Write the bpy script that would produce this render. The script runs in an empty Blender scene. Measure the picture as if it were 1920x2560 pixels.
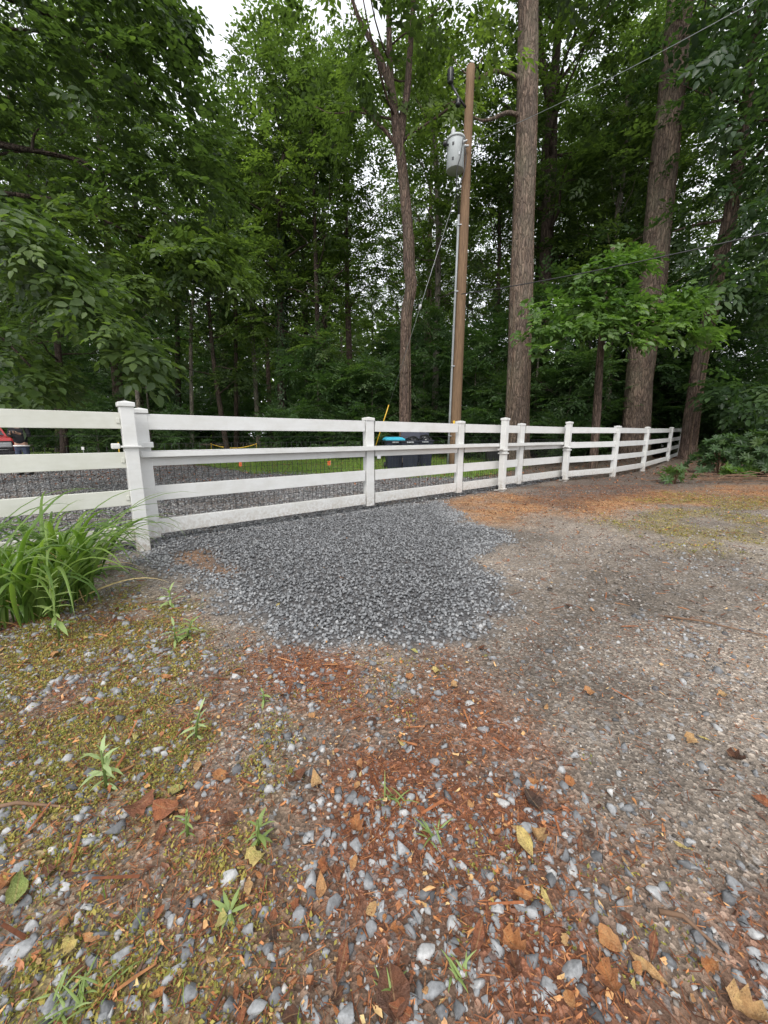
import bpy, bmesh, math, random
import numpy as np
from mathutils import Vector, Matrix

random.seed(11)
rng = np.random.default_rng(11)
scene = bpy.context.scene
COL = scene.collection
R = math.radians

# ------------------------------------------------------------------ camera, sky, sun, exposure
PITCH = R(11.17)
CAM_H = 1.2
FPX = 962.0                       # focal length in pixels of the 1920 x 2560 photograph
cam_data = bpy.data.cameras.new('camera')
cam_data.sensor_fit = 'HORIZONTAL'
cam_data.sensor_width = 36.0
cam_data.lens = 36.0 * FPX / 1920.0
cam_data.clip_start = 0.05
cam_data.clip_end = 900.0
cam = bpy.data.objects.new('camera', cam_data)
COL.objects.link(cam)
cam.location = (0, 0, CAM_H)
cam.rotation_euler = (R(90) - PITCH, 0, 0)
scene.camera = cam

SUN_EL, SUN_ROT = R(50), R(195)
world = bpy.data.worlds.new('World')
scene.world = world
world.use_nodes = True
wn, wl = world.node_tree.nodes, world.node_tree.links
wn.clear()
sky = wn.new('ShaderNodeTexSky')
sky.sky_type = 'NISHITA'
sky.sun_disc = False
sky.sun_elevation = SUN_EL
sky.sun_rotation = SUN_ROT
sky.air_density = 1.0
sky.dust_density = 4.0
sky.ozone_density = 1.0
hs = wn.new('ShaderNodeHueSaturation')
hs.inputs['Saturation'].default_value = 0.22      # cloud cover: the blue is gone
cloud = wn.new('ShaderNodeMixRGB')
cloud.inputs[0].default_value = 0.65
cloud.inputs[2].default_value = (8.6, 8.9, 9.4, 1)   # even white overcast
bg = wn.new('ShaderNodeBackground')
bg.inputs['Strength'].default_value = 0.15
wo = wn.new('ShaderNodeOutputWorld')
wl.new(sky.outputs[0], hs.inputs['Color'])
wl.new(hs.outputs[0], cloud.inputs[1])
wl.new(cloud.outputs[0], bg.inputs['Color'])
wl.new(bg.outputs[0], wo.inputs['Surface'])

sun_data = bpy.data.lights.new('sun', 'SUN')
sun_data.energy = 1.5
sun_data.angle = R(22)
sun_data.color = (1.0, 0.96, 0.9)
sun = bpy.data.objects.new('sun', sun_data)
COL.objects.link(sun)
# the sun stands behind and above the camera (light cloud): direction matches the sky's sun
az = SUN_ROT
sd = Vector((math.sin(az) * math.cos(SUN_EL), math.cos(az) * math.cos(SUN_EL), math.sin(SUN_EL)))
sun.rotation_euler = sd.to_track_quat('Z', 'Y').to_euler()
sun.location = sd * 60

scene.view_settings.view_transform = 'Standard'
scene.view_settings.look = 'None'
scene.view_settings.gamma = 1.0
scene.view_settings.use_curve_mapping = False
scene.view_settings.exposure = 0.5
scene.render.engine = 'CYCLES'
scene.cycles.use_denoising = True
scene.cycles.max_bounces = 6
scene.cycles.diffuse_bounces = 4
scene.cycles.glossy_bounces = 2
scene.cycles.transmission_bounces = 4
scene.cycles.use_adaptive_sampling = True
scene.cycles.adaptive_threshold = 0.01

# ------------------------------------------------------------------ where photographed points stand
CP, SP = math.cos(PITCH), math.sin(PITCH)
def ray(px, py):
    u, v = (px - 960) / FPX, (1280 - py) / FPX
    return Vector((u, CP + v * SP, -SP + v * CP))
def G(px, py, z=0.0):
    d = ray(px, py)
    t = (z - CAM_H) / d.z
    return Vector((d.x * t, d.y * t, z))
def PT(px, py, Y):
    d = ray(px, py)
    t = Y / d.y
    return Vector((d.x * t, Y, CAM_H + d.z * t))
def proj(p):
    """world (N,3) -> photo pixels (N,2)"""
    q = np.asarray(p, float) - np.array([0, 0, CAM_H])
    f = q[:, 1] * CP - q[:, 2] * SP
    up = q[:, 1] * SP + q[:, 2] * CP
    f = np.where(f < 1e-3, 1e-3, f)
    return np.stack([960 + FPX * q[:, 0] / f, 1280 - FPX * up / f], 1)

# ------------------------------------------------------------------ numpy helpers
def vnoise(x, y, seed=0):
    x = np.asarray(x, float); y = np.asarray(y, float)
    xi, yi = np.floor(x).astype(np.int64), np.floor(y).astype(np.int64)
    xf, yf = x - xi, y - yi
    xf = xf * xf * (3 - 2 * xf); yf = yf * yf * (3 - 2 * yf)
    def h(a, b):
        n = (a * 374761393 + b * 668265263 + seed * 982451653) & 0x7fffffff
        n = ((n ^ (n >> 13)) * 1274126177) & 0x7fffffff
        return ((n ^ (n >> 16)) & 0xffff) / 65535.0
    return (h(xi, yi) * (1 - xf) + h(xi + 1, yi) * xf) * (1 - yf) + (h(xi, yi + 1) * (1 - xf) + h(xi + 1, yi + 1) * xf) * yf
def fbm(x, y, seed=0, o=4):
    s, a, t = 0.0, 0.5, 0.0
    for i in range(o):
        s = s + a * vnoise(x * 2 ** i, y * 2 ** i, seed + i * 17)
        t += a; a *= 0.5
    return s / t
def sstep(a, b, x):
    t = np.clip((x - a) / (b - a), 0, 1)
    return t * t * (3 - 2 * t)
def sd_poly(x, y, poly):
    """signed distance, negative inside"""
    p = np.asarray(poly, float)
    x = np.asarray(x, float).ravel(); y = np.asarray(y, float).ravel()
    d = np.full(x.shape, 1e18); ins = np.zeros(x.shape, bool)
    n = len(p)
    for i in range(n):
        ax, ay = p[i]; bx, by = p[(i + 1) % n]
        ex, ey = bx - ax, by - ay
        wx, wy = x - ax, y - ay
        t = np.clip((wx * ex + wy * ey) / (ex * ex + ey * ey + 1e-12), 0, 1)
        d = np.minimum(d, (wx - ex * t) ** 2 + (wy - ey * t) ** 2)
        c = ((ay > y) != (by > y))
        with np.errstate(divide='ignore', invalid='ignore'):
            xx = (bx - ax) * (y - ay) / (by - ay + (1e-12 if by == ay else 0)) + ax
        ins ^= c & (x < xx)
    d = np.sqrt(d)
    return np.where(ins, -d, d)
def gpoly(pts):
    return [tuple(G(a, b)[:2]) for a, b in pts]

def rot_zxy(yaw, pitch, roll):
    """matrices Rz(yaw) Rx(pitch) Ry(roll), arrays"""
    cy, sy, cp, sp_, cr, sr = np.cos(yaw), np.sin(yaw), np.cos(pitch), np.sin(pitch), np.cos(roll), np.sin(roll)
    z = np.zeros_like(cy); o = z + 1
    A = np.stack([np.stack([cy, -sy, z], -1), np.stack([sy, cy, z], -1), np.stack([z, z, o], -1)], -2)
    B = np.stack([np.stack([o, z, z], -1), np.stack([z, cp, -sp_], -1), np.stack([z, sp_, cp], -1)], -2)
    D = np.stack([np.stack([cr, z, sr], -1), np.stack([z, o, z], -1), np.stack([-sr, z, cr], -1)], -2)
    return A @ B @ D
def unit(v):
    return v / (np.linalg.norm(v, axis=-1, keepdims=True) + 1e-9)
def frames(yd, up):
    """matrices whose local +Y is yd and local +Z is near up"""
    y = unit(yd); x = unit(np.cross(y, up)); z = np.cross(x, y)
    return np.stack([x, y, z], -1)
def scatter(tv, tf, pos, M, sc, tone=None):
    tv = np.asarray(tv, float); tf = np.asarray(tf, int)
    n, k = len(pos), len(tv)
    sc = np.asarray(sc, float)
    s3 = sc[:, None, :] if sc.ndim == 2 else sc[:, None, None]
    V = np.einsum('nij,nkj->nki', M, tv[None] * s3) + pos[:, None, :]
    F = tf[None] + (np.arange(n) * k)[:, None, None]
    T = None if tone is None else np.repeat(tone, k)
    return V.reshape(-1, 3), F.reshape(-1, tf.shape[1]), T
def join(parts):
    V, F, T, o = [], [], [], 0
    for v, f, t in parts:
        V.append(v); F.append(f + o); o += len(v)
        T.append(t if t is not None else np.zeros(len(v)))
    return np.concatenate(V), np.concatenate(F), np.concatenate(T)
def np_mesh(name, V, F, mat, tone=None, smooth=False, colors=None, extra=None):
    me = bpy.data.meshes.new(name)
    F = np.asarray(F, np.int32)
    n, k = F.shape
    me.vertices.add(len(V)); me.vertices.foreach_set('co', np.asarray(V, np.float32).ravel())
    me.loops.add(n * k); me.loops.foreach_set('vertex_index', F.ravel())
    me.polygons.add(n)
    me.polygons.foreach_set('loop_start', np.arange(0, n * k, k, dtype=np.int32))
    if smooth:
        me.polygons.foreach_set('use_smooth', np.ones(n, bool))
    if tone is not None:
        a = me.attributes.new('tone', 'FLOAT', 'POINT'); a.data.foreach_set('value', np.asarray(tone, np.float32))
    if colors is not None:
        a = me.attributes.new('albedo', 'FLOAT_COLOR', 'POINT')
        c = np.ones((len(V), 4), np.float32); c[:, :3] = colors
        a.data.foreach_set('color', c.ravel())
    for nm, val in (extra or {}).items():
        a = me.attributes.new(nm, 'FLOAT', 'POINT'); a.data.foreach_set('value', np.asarray(val, np.float32))
    if mat: me.materials.append(mat)
    me.update(calc_edges=True)
    return me

# ------------------------------------------------------------------ object helpers
def link(name, me, parent=None, loc=None):
    o = bpy.data.objects.new(name, me); COL.objects.link(o)
    if parent: o.parent = parent
    if loc is not None: o.location = loc
    return o
def tag(o, label=None, cat=None, group=None, kind=None):
    if label: o['label'] = label
    if cat: o['category'] = cat
    if group: o['group'] = group
    if kind: o['kind'] = kind
    return o
def thing(name, label, cat, loc=(0, 0, 0), rz=0.0, group=None):
    o = link(name, None, None, loc); o.rotation_euler = (0, 0, rz); o.empty_display_size = 0.2
    return tag(o, label, cat, group)
def dup(root, loc, rz=0.0, sc=1.0, label=None):
    r = root.copy(); COL.objects.link(r); r.location = loc; r.rotation_euler = (0, 0, rz)
    r.scale = sc if hasattr(sc, '__len__') else (sc, sc, sc)
    if label: r['label'] = label
    for ch in list(root.children):
        c = ch.copy(); COL.objects.link(c); c.parent = r
        for g in list(ch.children):
            d = g.copy(); COL.objects.link(d); d.parent = c
    return r

class MB:
    """collects boxes, bars, tubes and lathes into one mesh"""
    def __init__(s): s.v = []; s.f = []; s.sm = []
    def add(s, vs, fs, smooth=False):
        o = len(s.v); s.v += [tuple(a) for a in vs]; s.f += [tuple(i + o for i in f) for f in fs]; s.sm += [smooth] * len(fs); return s
    def box(s, c, d, M=None, bev=0.0):
        x, y, z = d[0] / 2, d[1] / 2, d[2] / 2
        if bev <= 0:
            vs = [(i * x, j * y, k * z) for k in (-1, 1) for j in (-1, 1) for i in (-1, 1)]
            fs = [(0, 2, 3, 1), (4, 5, 7, 6), (0, 1, 5, 4), (2, 6, 7, 3), (0, 4, 6, 2), (1, 3, 7, 5)]
        else:
            bm = bmesh.new(); bmesh.ops.create_cube(bm, size=1)
            for q in bm.verts: q.co = (q.co.x * d[0], q.co.y * d[1], q.co.z * d[2])
            bmesh.ops.bevel(bm, geom=bm.edges[:], offset=bev, segments=2, affect='EDGES', profile=0.5)
            bm.verts.index_update()
            vs = [tuple(q.co) for q in bm.verts]; fs = [tuple(q.index for q in f.verts) for f in bm.faces]; bm.free()
        c = Vector(c)
        vs = [(M @ Vector(p) if M else Vector(p)) + c for p in vs]
        return s.add(vs, fs)
    def tube(s, pts, rad, n=8, cap=True, smooth=True, twist=None):
        pts = [Vector(p) for p in pts]
        rad = [rad] * len(pts) if not hasattr(rad, '__len__') else rad
        vs, fs = [], []
        ref = Vector((1, 0, 0))
        for i, p in enumerate(pts):
            d = (pts[min(i + 1, len(pts) - 1)] - pts[max(i - 1, 0)]).normalized()
            x = ref - d * ref.dot(d)
            if x.length < 1e-3: x = Vector((0, 1, 0)) - d * d.y
            x.normalize(); ref = x; y = d.cross(x)
            for k in range(n):
                a = 2 * math.pi * k / n
                r = rad[i] * (twist(i, k) if twist else 1)
                vs.append(p + x * (r * math.cos(a)) + y * (r * math.sin(a)))
        for i in range(len(pts) - 1):
            for k in range(n):
                k2 = (k + 1) % n
                fs.append((i * n + k, i * n + k2, (i + 1) * n + k2, (i + 1) * n + k))
        s.add(vs, fs, smooth)
        if cap:
            o = len(s.v) - len(vs)
            s.f.append(tuple(o + k for k in range(n))[::-1]); s.f.append(tuple(o + (len(pts) - 1) * n + k for k in range(n))); s.sm += [False, False]
        return s
    def lathe(s, c, prof, n=24, M=None, smooth=True):
        c = Vector(c); vs, fs = [], []
        for r, z in prof:
            for k in range(n):
                a = 2 * math.pi * k / n
                p = Vector((r * math.cos(a), r * math.sin(a), z)); vs.append((M @ p if M else p) + c)
        for i in range(len(prof) - 1):
            for k in range(n):
                k2 = (k + 1) % n; fs.append((i * n + k, i * n + k2, (i + 1) * n + k2, (i + 1) * n + k))
        s.add(vs, fs, smooth); o = len(s.v) - len(vs)
        s.f.append(tuple(o + k for k in range(n))[::-1]); s.f.append(tuple(o + (len(prof) - 1) * n + k for k in range(n))); s.sm += [False, False]
        return s
    def mesh(s, name, mat):
        me = bpy.data.meshes.new(name); me.from_pydata([tuple(v) for v in s.v], [], s.f)
        me.polygons.foreach_set('use_smooth', s.sm); me.materials.append(mat); me.update(); return me
    def build(s, name, mat, parent=None, loc=None):
        return link(name, s.mesh(name, mat), parent, loc)

# ------------------------------------------------------------------ materials
def newmat(name):
    m = bpy.data.materials.new(name); m.use_nodes = True
    nt = m.node_tree; nt.nodes.clear()
    out = nt.nodes.new('ShaderNodeOutputMaterial'); b = nt.nodes.new('ShaderNodeBsdfPrincipled')
    nt.links.new(b.outputs[0], out.inputs[0])
    return m, nt, b, out
def N(nt, t, **kw):
    n = nt.nodes.new(t)
    for k, v in kw.items():
        if k in n.inputs: n.inputs[k].default_value = v
        else: setattr(n, k, v)
    return n
def ramp(nt, fac, stops):
    r = nt.nodes.new('ShaderNodeValToRGB'); e = r.color_ramp.elements
    while len(e) < len(stops): e.new(0.5)
    for i, (p, c) in enumerate(stops):
        e[i].position = p; e[i].color = (c[0], c[1], c[2], 1)
    nt.links.new(fac, r.inputs[0]); return r.outputs[0]
def noise(nt, scale, detail=4, rough=0.55, vec=None):
    n = N(nt, 'ShaderNodeTexNoise', Scale=scale, Detail=detail, Roughness=rough)
    if vec is not None: nt.links.new(vec, n.inputs['Vector'])
    return n.outputs['Fac']
def coords(nt, scale=(1, 1, 1), kind='Object'):
    t = nt.nodes.new('ShaderNodeTexCoord'); mp = nt.nodes.new('ShaderNodeMapping')
    mp.inputs['Scale'].default_value = scale; nt.links.new(t.outputs[kind], mp.inputs['Vector']); return mp.outputs[0]
def mix(nt, fac, a, b, mode='MIX'):
    m = nt.nodes.new('ShaderNodeMixRGB'); m.blend_type = mode
    for i, q in ((0, fac), (1, a), (2, b)):
        if isinstance(q, (int, float)): m.inputs[i].default_value = q
        elif isinstance(q, tuple): m.inputs[i].default_value = (*q, 1)
        else: nt.links.new(q, m.inputs[i])
    return m.outputs[0]
def bump(nt, b, h, strength, dist):
    bp = N(nt, 'ShaderNodeBump', Strength=strength, Distance=dist); nt.links.new(h, bp.inputs['Height']); nt.links.new(bp.outputs[0], b.inputs['Normal'])

def plain(name, col, rough=0.5, metal=0.0, var=0.12, scale=6.0, dirt=None, bscale=None, bdist=0.002):
    m, nt, b, _ = newmat(name)
    v = coords(nt)
    f = noise(nt, scale, 5, 0.6, v)
    c = ramp(nt, f, [(0.3, tuple(x * (1 - var) for x in col)), (0.7, tuple(min(1, x * (1 + var)) for x in col))])
    if dirt:
        f2 = noise(nt, scale * 0.35, 6, 0.7, v)
        c = mix(nt, ramp(nt, f2, [(0.45, (0, 0, 0)), (0.75, (0.75, 0.75, 0.75))]), c, dirt)
    nt.links.new(c, b.inputs['Base Color'])
    b.inputs['Roughness'].default_value = rough; b.inputs['Metallic'].default_value = metal
    if bscale: bump(nt, b, noise(nt, bscale, 4, 0.6, v), 0.5, bdist)
    return m

def vinyl(name, col, streak):
    m, nt, b, _ = newmat(name)
    v = coords(nt, (1.5, 1.5, 14)); f = noise(nt, 2.0, 5, 0.65, v)
    c = ramp(nt, f, [(0.35, tuple(x * 0.94 for x in col)), (0.65, col)])
    f2 = noise(nt, 1.6, 6, 0.7, coords(nt, (2, 2, 3)))
    c = mix(nt, ramp(nt, f2, [(0.42, (0, 0, 0)), (0.72, (0.7, 0.7, 0.7))]), c, streak)
    f3 = noise(nt, 60, 3, 0.7, coords(nt))
    c = mix(nt, ramp(nt, f3, [(0.68, (0, 0, 0)), (0.78, (0.5, 0.5, 0.5))]), c, tuple(x * 0.72 for x in streak))
    geo = nt.nodes.new('ShaderNodeNewGeometry'); sz = nt.nodes.new('ShaderNodeSeparateXYZ'); nt.links.new(geo.outputs['Position'], sz.inputs[0])
    mud = mix(nt, 1.0, ramp(nt, sz.outputs[2], [(0.03, (1, 1, 1)), (0.34, (0, 0, 0))]), ramp(nt, noise(nt, 26, 5, 0.75, coords(nt)), [(0.40, (0, 0, 0)), (0.62, (0.85, 0.85, 0.85))]), 'MULTIPLY')
    c = mix(nt, mud, c, (0.30, 0.235, 0.17))
    nt.links.new(c, b.inputs['Base Color']); b.inputs['Roughness'].default_value = 0.42
    bump(nt, b, noise(nt, 9, 3, 0.5, coords(nt, (1, 1, 4))), 0.15, 0.004)
    return m

def leafmat(name, lo, mid, hi, trans=0.4, rough=0.45, tcol=None):
    m, nt, b, out = newmat(name)
    at = N(nt, 'ShaderNodeAttribute', attribute_name='tone')
    oi = nt.nodes.new('ShaderNodeObjectInfo')
    ad = N(nt, 'ShaderNodeMath', operation='MULTIPLY_ADD'); ad.inputs[1].default_value = 0.28
    nt.links.new(oi.outputs['Random'], ad.inputs[0])
    sub = N(nt, 'ShaderNodeMath', operation='SUBTRACT'); sub.inputs[1].default_value = 0.14
    nt.links.new(at.outputs['Fac'], sub.inputs[0]); nt.links.new(sub.outputs[0], ad.inputs[2])
    c = ramp(nt, ad.outputs[0], [(0.0, lo), (0.5, mid), (1.0, hi)])
    nt.links.new(c, b.inputs['Base Color']); b.inputs['Roughness'].default_value = rough
    b.inputs['Specular IOR Level'].default_value = 0.35
    tr = nt.nodes.new('ShaderNodeBsdfTranslucent')
    tc = mix(nt, 1.0, c, tcol or (1.5, 1.7, 0.7), 'MULTIPLY')
    nt.links.new(tc, tr.inputs['Color'])
    mx = nt.nodes.new('ShaderNodeMixShader'); mx.inputs[0].default_value = trans
    nt.links.new(b.outputs[0], mx.inputs[1]); nt.links.new(tr.outputs[0], mx.inputs[2]); nt.links.new(mx.outputs[0], out.inputs[0])
    return m

def barkmat(name, lo, hi, moss=None, sc=1.0):
    m, nt, b, _ = newmat(name)
    v0 = coords(nt, (5.2 * sc, 5.2 * sc, 1.15 * sc))
    nz = N(nt, 'ShaderNodeTexNoise', Scale=1.4, Detail=4.0, Roughness=0.6); nt.links.new(v0, nz.inputs['Vector'])
    off = N(nt, 'ShaderNodeVectorMath', operation='MULTIPLY_ADD'); off.inputs[1].default_value = (0.9, 0.9, 0.9)
    nt.links.new(nz.outputs['Color'], off.inputs[0]); nt.links.new(v0, off.inputs[2]); v = off.outputs[0]
    f = noise(nt, 3.0, 7, 0.72, v)
    vo = N(nt, 'ShaderNodeTexVoronoi', Scale=2.3, feature='DISTANCE_TO_EDGE'); nt.links.new(v, vo.inputs['Vector'])
    vc = N(nt, 'ShaderNodeTexVoronoi', Scale=2.3); nt.links.new(v, vc.inputs['Vector'])
    sep = nt.nodes.new('ShaderNodeSeparateColor'); nt.links.new(vc.outputs['Color'], sep.inputs[0])
    e = N(nt, 'ShaderNodeMath', operation='MINIMUM'); e.inputs[1].default_value = 0.22
    nt.links.new(vo.outputs['Distance'], e.inputs[0])
    mm = N(nt, 'ShaderNodeMath', operation='MULTIPLY_ADD'); mm.inputs[1].default_value = 0.25
    nt.links.new(f, mm.inputs[0]); nt.links.new(e.outputs[0], mm.inputs[2])
    c = ramp(nt, f, [(0.30, lo), (0.68, hi)])
    c = mix(nt, 1.0, c, ramp(nt, sep.outputs[0], [(0.0, (0.68, 0.68, 0.70)), (1.0, (1.25, 1.2, 1.15))]), 'MULTIPLY')
    c = mix(nt, ramp(nt, vo.outputs['Distance'], [(0.0, (0.8, 0.8, 0.8)), (0.10, (0, 0, 0))]), c, tuple(x * 0.40 for x in lo))
    big = noise(nt, 1.1, 5, 0.65, coords(nt, (1, 1, 0.5)))
    c = mix(nt, ramp(nt, big, [(0.48, (0, 0, 0)), (0.75, (0.6, 0.6, 0.6))]), c, moss or (hi[0] * 0.75, hi[1] * 0.92, hi[2] * 0.8))
    nt.links.new(c, b.inputs['Base Color']); b.inputs['Roughness'].default_value = 0.9
    b.inputs['Specular IOR Level'].default_value = 0.2
    bump(nt, b, mm.outputs[0], 1.0, 0.16)
    return m

def tonemat(name, stops, rough=0.8, speck=None, bscale=None, bdist=0.003, spec=0.3):
    """colour chosen per piece by its 'tone', with fine mottling"""
    m, nt, b, _ = newmat(name)
    at = N(nt, 'ShaderNodeAttribute', attribute_name='tone')
    c = ramp(nt, at.outputs['Fac'], stops)
    if speck:
        f = noise(nt, speck, 5, 0.7, coords(nt))
        c = mix(nt, 1.0, c, ramp(nt, f, [(0.3, (0.62, 0.62, 0.62)), (0.7, (1.3, 1.3, 1.3))]), 'MULTIPLY')
    nt.links.new(c, b.inputs['Base Color']); b.inputs['Roughness'].default_value = rough
    b.inputs['Specular IOR Level'].default_value = spec
    if bscale: bump(nt, b, noise(nt, bscale, 4, 0.6, coords(nt)), 0.6, bdist)
    return m

M = {}
M['vinyl'] = vinyl('white_vinyl', (0.65, 0.65, 0.635), (0.52, 0.51, 0.47))
M['vinyl_old'] = vinyl('weathered_vinyl', (0.59, 0.59, 0.53), (0.46, 0.46, 0.38))
M['wire'] = plain('black_wire', (0.02, 0.02, 0.02), 0.5, 0.0)
M['black'] = plain('black_plastic', (0.015, 0.015, 0.017), 0.4)
M['bark'] = barkmat('poplar_bark', (0.10, 0.074, 0.058), (0.285, 0.218, 0.175))
M['bark_red'] = barkmat('reddish_bark', (0.08, 0.056, 0.045), (0.235, 0.17, 0.138))
M['bark_dark'] = barkmat('dark_bark', (0.05, 0.038, 0.03), (0.12, 0.09, 0.072))
M['bark_pale'] = barkmat('pale_bark', (0.17, 0.145, 0.12), (0.34, 0.30, 0.25))
M['vine'] = barkmat('vine_bark', (0.16, 0.11, 0.08), (0.38, 0.28, 0.21), sc=4)
M['canopy'] = leafmat('canopy_leaf', (0.030, 0.050, 0.020), (0.068, 0.108, 0.037), (0.125, 0.185, 0.048), 0.52, 0.45, (1.65, 1.75, 0.75))
M['under'] = leafmat('understory_leaf', (0.034, 0.064, 0.027), (0.064, 0.118, 0.044), (0.11, 0.165, 0.058), 0.42)
M['beech'] = leafmat('beech_leaf', (0.027, 0.048, 0.019), (0.056, 0.092, 0.032), (0.115, 0.17, 0.042), 0.46, 0.45, (1.65, 1.75, 0.75))
M['bright'] = leafmat('young_leaf', (0.055, 0.11, 0.03), (0.10, 0.175, 0.045), (0.17, 0.26, 0.065), 0.38, 0.42)
M['darkleaf'] = leafmat('dark_leaf', (0.030, 0.056, 0.026), (0.056, 0.100, 0.040), (0.10, 0.15, 0.05), 0.42, 0.4)
M['lily'] = leafmat('lily_leaf', (0.06, 0.115, 0.025), (0.11, 0.185, 0.04), (0.20, 0.285, 0.07), 0.38, 0.33)
M['weed'] = leafmat('weed_leaf', (0.15, 0.21, 0.06), (0.25, 0.33, 0.11), (0.36, 0.45, 0.22), 0.3, 0.5)
M['moss'] = leafmat('moss_leaf', (0.15, 0.155, 0.035), (0.31, 0.275, 0.06), (0.52, 0.40, 0.12), 0.25, 0.7, (1.2, 1.2, 0.7))
M['grass'] = leafmat('grass_blade', (0.09, 0.17, 0.025), (0.17, 0.28, 0.04), (0.28, 0.38, 0.08), 0.35, 0.6)
M['stone'] = tonemat('gravel_stone', [(0.0, (0.055, 0.055, 0.057)), (0.30, (0.15, 0.153, 0.158)), (0.6, (0.28, 0.284, 0.288)), (0.85, (0.42, 0.415, 0.405)), (1.0, (0.52, 0.49, 0.44))], 0.72, 70, 160, 0.002)
M['pebble'] = tonemat('lane_pebble', [(0.0, (0.05, 0.042, 0.036)), (0.4, (0.17, 0.145, 0.122)), (0.75, (0.30, 0.27, 0.245)), (1.0, (0.55, 0.52, 0.48))], 0.85, 60)
M['litter'] = tonemat('bark_litter', [(0.0, (0.05, 0.022, 0.013)), (0.35, (0.15, 0.052, 0.024)), (0.7, (0.29, 0.105, 0.042)), (1.0, (0.48, 0.24, 0.10))], 0.85, 40)
def fallenmat():
    m, nt, b, _ = newmat('fallen_leaf')
    at = N(nt, 'ShaderNodeAttribute', attribute_name='tone'); v = coords(nt)
    oi = nt.nodes.new('ShaderNodeObjectInfo')
    ad = N(nt, 'ShaderNodeMath', operation='MULTIPLY_ADD'); ad.inputs[1].default_value = 0.10
    nt.links.new(oi.outputs['Random'], ad.inputs[0]); nt.links.new(at.outputs['Fac'], ad.inputs[2])
    wob = N(nt, 'ShaderNodeMath', operation='MULTIPLY_ADD'); wob.inputs[1].default_value = 0.22
    nt.links.new(noise(nt, 3.2, 4, 0.7, v), wob.inputs[0]); nt.links.new(ad.outputs[0], wob.inputs[2])
    sb = N(nt, 'ShaderNodeMath', operation='SUBTRACT'); sb.inputs[1].default_value = 0.16; nt.links.new(wob.outputs[0], sb.inputs[0])
    c = ramp(nt, sb.outputs[0], [(0.0, (0.04, 0.026, 0.019)), (0.17, (0.15, 0.062, 0.033)), (0.32, (0.30, 0.105, 0.045)), (0.47, (0.44, 0.19, 0.07)), (0.62, (0.50, 0.31, 0.14)), (0.8, (0.55, 0.43, 0.15)), (0.9, (0.34, 0.37, 0.11)), (1.0, (0.18, 0.25, 0.07))])
    spots = ramp(nt, noise(nt, 14, 3, 0.7, v), [(0.60, (0, 0, 0)), (0.68, (0.75, 0.75, 0.75))])
    c = mix(nt, spots, c, (0.07, 0.035, 0.02))
    sx = nt.nodes.new('ShaderNodeSeparateXYZ'); nt.links.new(v, sx.inputs[0])
    ab = N(nt, 'ShaderNodeMath', operation='ABSOLUTE'); nt.links.new(sx.outputs[0], ab.inputs[0])
    c = mix(nt, ramp(nt, ab.outputs[0], [(0.0, (0.55, 0.55, 0.55)), (0.025, (0, 0, 0))]), c, (0.40, 0.26, 0.13))
    c = mix(nt, 1.0, c, ramp(nt, noise(nt, 5, 5, 0.75, v), [(0.3, (0.6, 0.58, 0.55)), (0.65, (1.15, 1.15, 1.15))]), 'MULTIPLY')
    nt.links.new(c, b.inputs['Base Color']); b.inputs['Roughness'].default_value = 0.45; b.inputs['Specular IOR Level'].default_value = 0.5
    bump(nt, b, noise(nt, 7, 5, 0.7, v), 0.6, 0.06); return m
M['fallen'] = fallenmat()
M['crumb'] = tonemat('leaf_crumb', [(0.0, (0.04, 0.025, 0.018)), (0.22, (0.12, 0.055, 0.03)), (0.42, (0.27, 0.10, 0.042)), (0.62, (0.46, 0.19, 0.065)), (0.8, (0.54, 0.33, 0.14)), (1.0, (0.58, 0.47, 0.22))], 0.5, 45, 60, 0.004, 0.4)
M['pole'] = None
def polemat():
    m, nt, b, _ = newmat('weathered_pole_wood')
    v = coords(nt, (16, 16, 0.7)); f = noise(nt, 3, 6, 0.7, v)
    c = ramp(nt, f, [(0.3, (0.085, 0.050, 0.028)), (0.55, (0.185, 0.112, 0.060)), (0.75, (0.28, 0.185, 0.105))])
    g = noise(nt, 10, 3, 0.6, coords(nt, (14, 14, 0.25)))
    c = mix(nt, ramp(nt, g, [(0.60, (0, 0, 0)), (0.68, (0.8, 0.8, 0.8))]), c, (0.05, 0.03, 0.018))
    nt.links.new(c, b.inputs['Base Color']); b.inputs['Roughness'].default_value = 0.85
    bump(nt, b, f, 0.6, 0.01); return m
M['pole'] = polemat()
M['tank'] = plain('transformer_grey_paint', (0.42, 0.45, 0.45), 0.38, 0.0, 0.05, 3, (0.33, 0.34, 0.33))
M['porcelain'] = plain('grey_porcelain', (0.50, 0.51, 0.52), 0.2)
M['steel'] = plain('galvanised_steel', (0.36, 0.37, 0.38), 0.42, 0.85, 0.1, 12)
M['pvc'] = plain('grey_conduit', (0.24, 0.255, 0.26), 0.45)
M['cable'] = plain('black_cable', (0.02, 0.02, 0.022), 0.5)
M['yellow'] = plain('yellow_plastic', (0.72, 0.44, 0.03), 0.4)
M['bin'] = plain('navy_bin_plastic', (0.011, 0.014, 0.030), 0.65)
M['teal'] = plain('teal_lid_plastic', (0.05, 0.40, 0.54), 0.4)
M['bag'] = plain('black_bag', (0.012, 0.012, 0.013), 0.22, bscale=9, bdist=0.03)
M['white'] = plain('white_plate', (0.75, 0.75, 0.74), 0.5)
M['orange'] = plain('orange_flag_film', (0.85, 0.16, 0.03), 0.5)
M['carred'] = plain('red_car_paint', (0.36, 0.03, 0.035), 0.22, 0.0, 0.04)
M['tyre'] = plain('tyre_rubber', (0.018, 0.018, 0.018), 0.8)
M['glass'] = plain('dark_glass', (0.02, 0.025, 0.03), 0.06)
M['lens'] = plain('headlight_lens', (0.35, 0.36, 0.37), 0.1)
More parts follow.
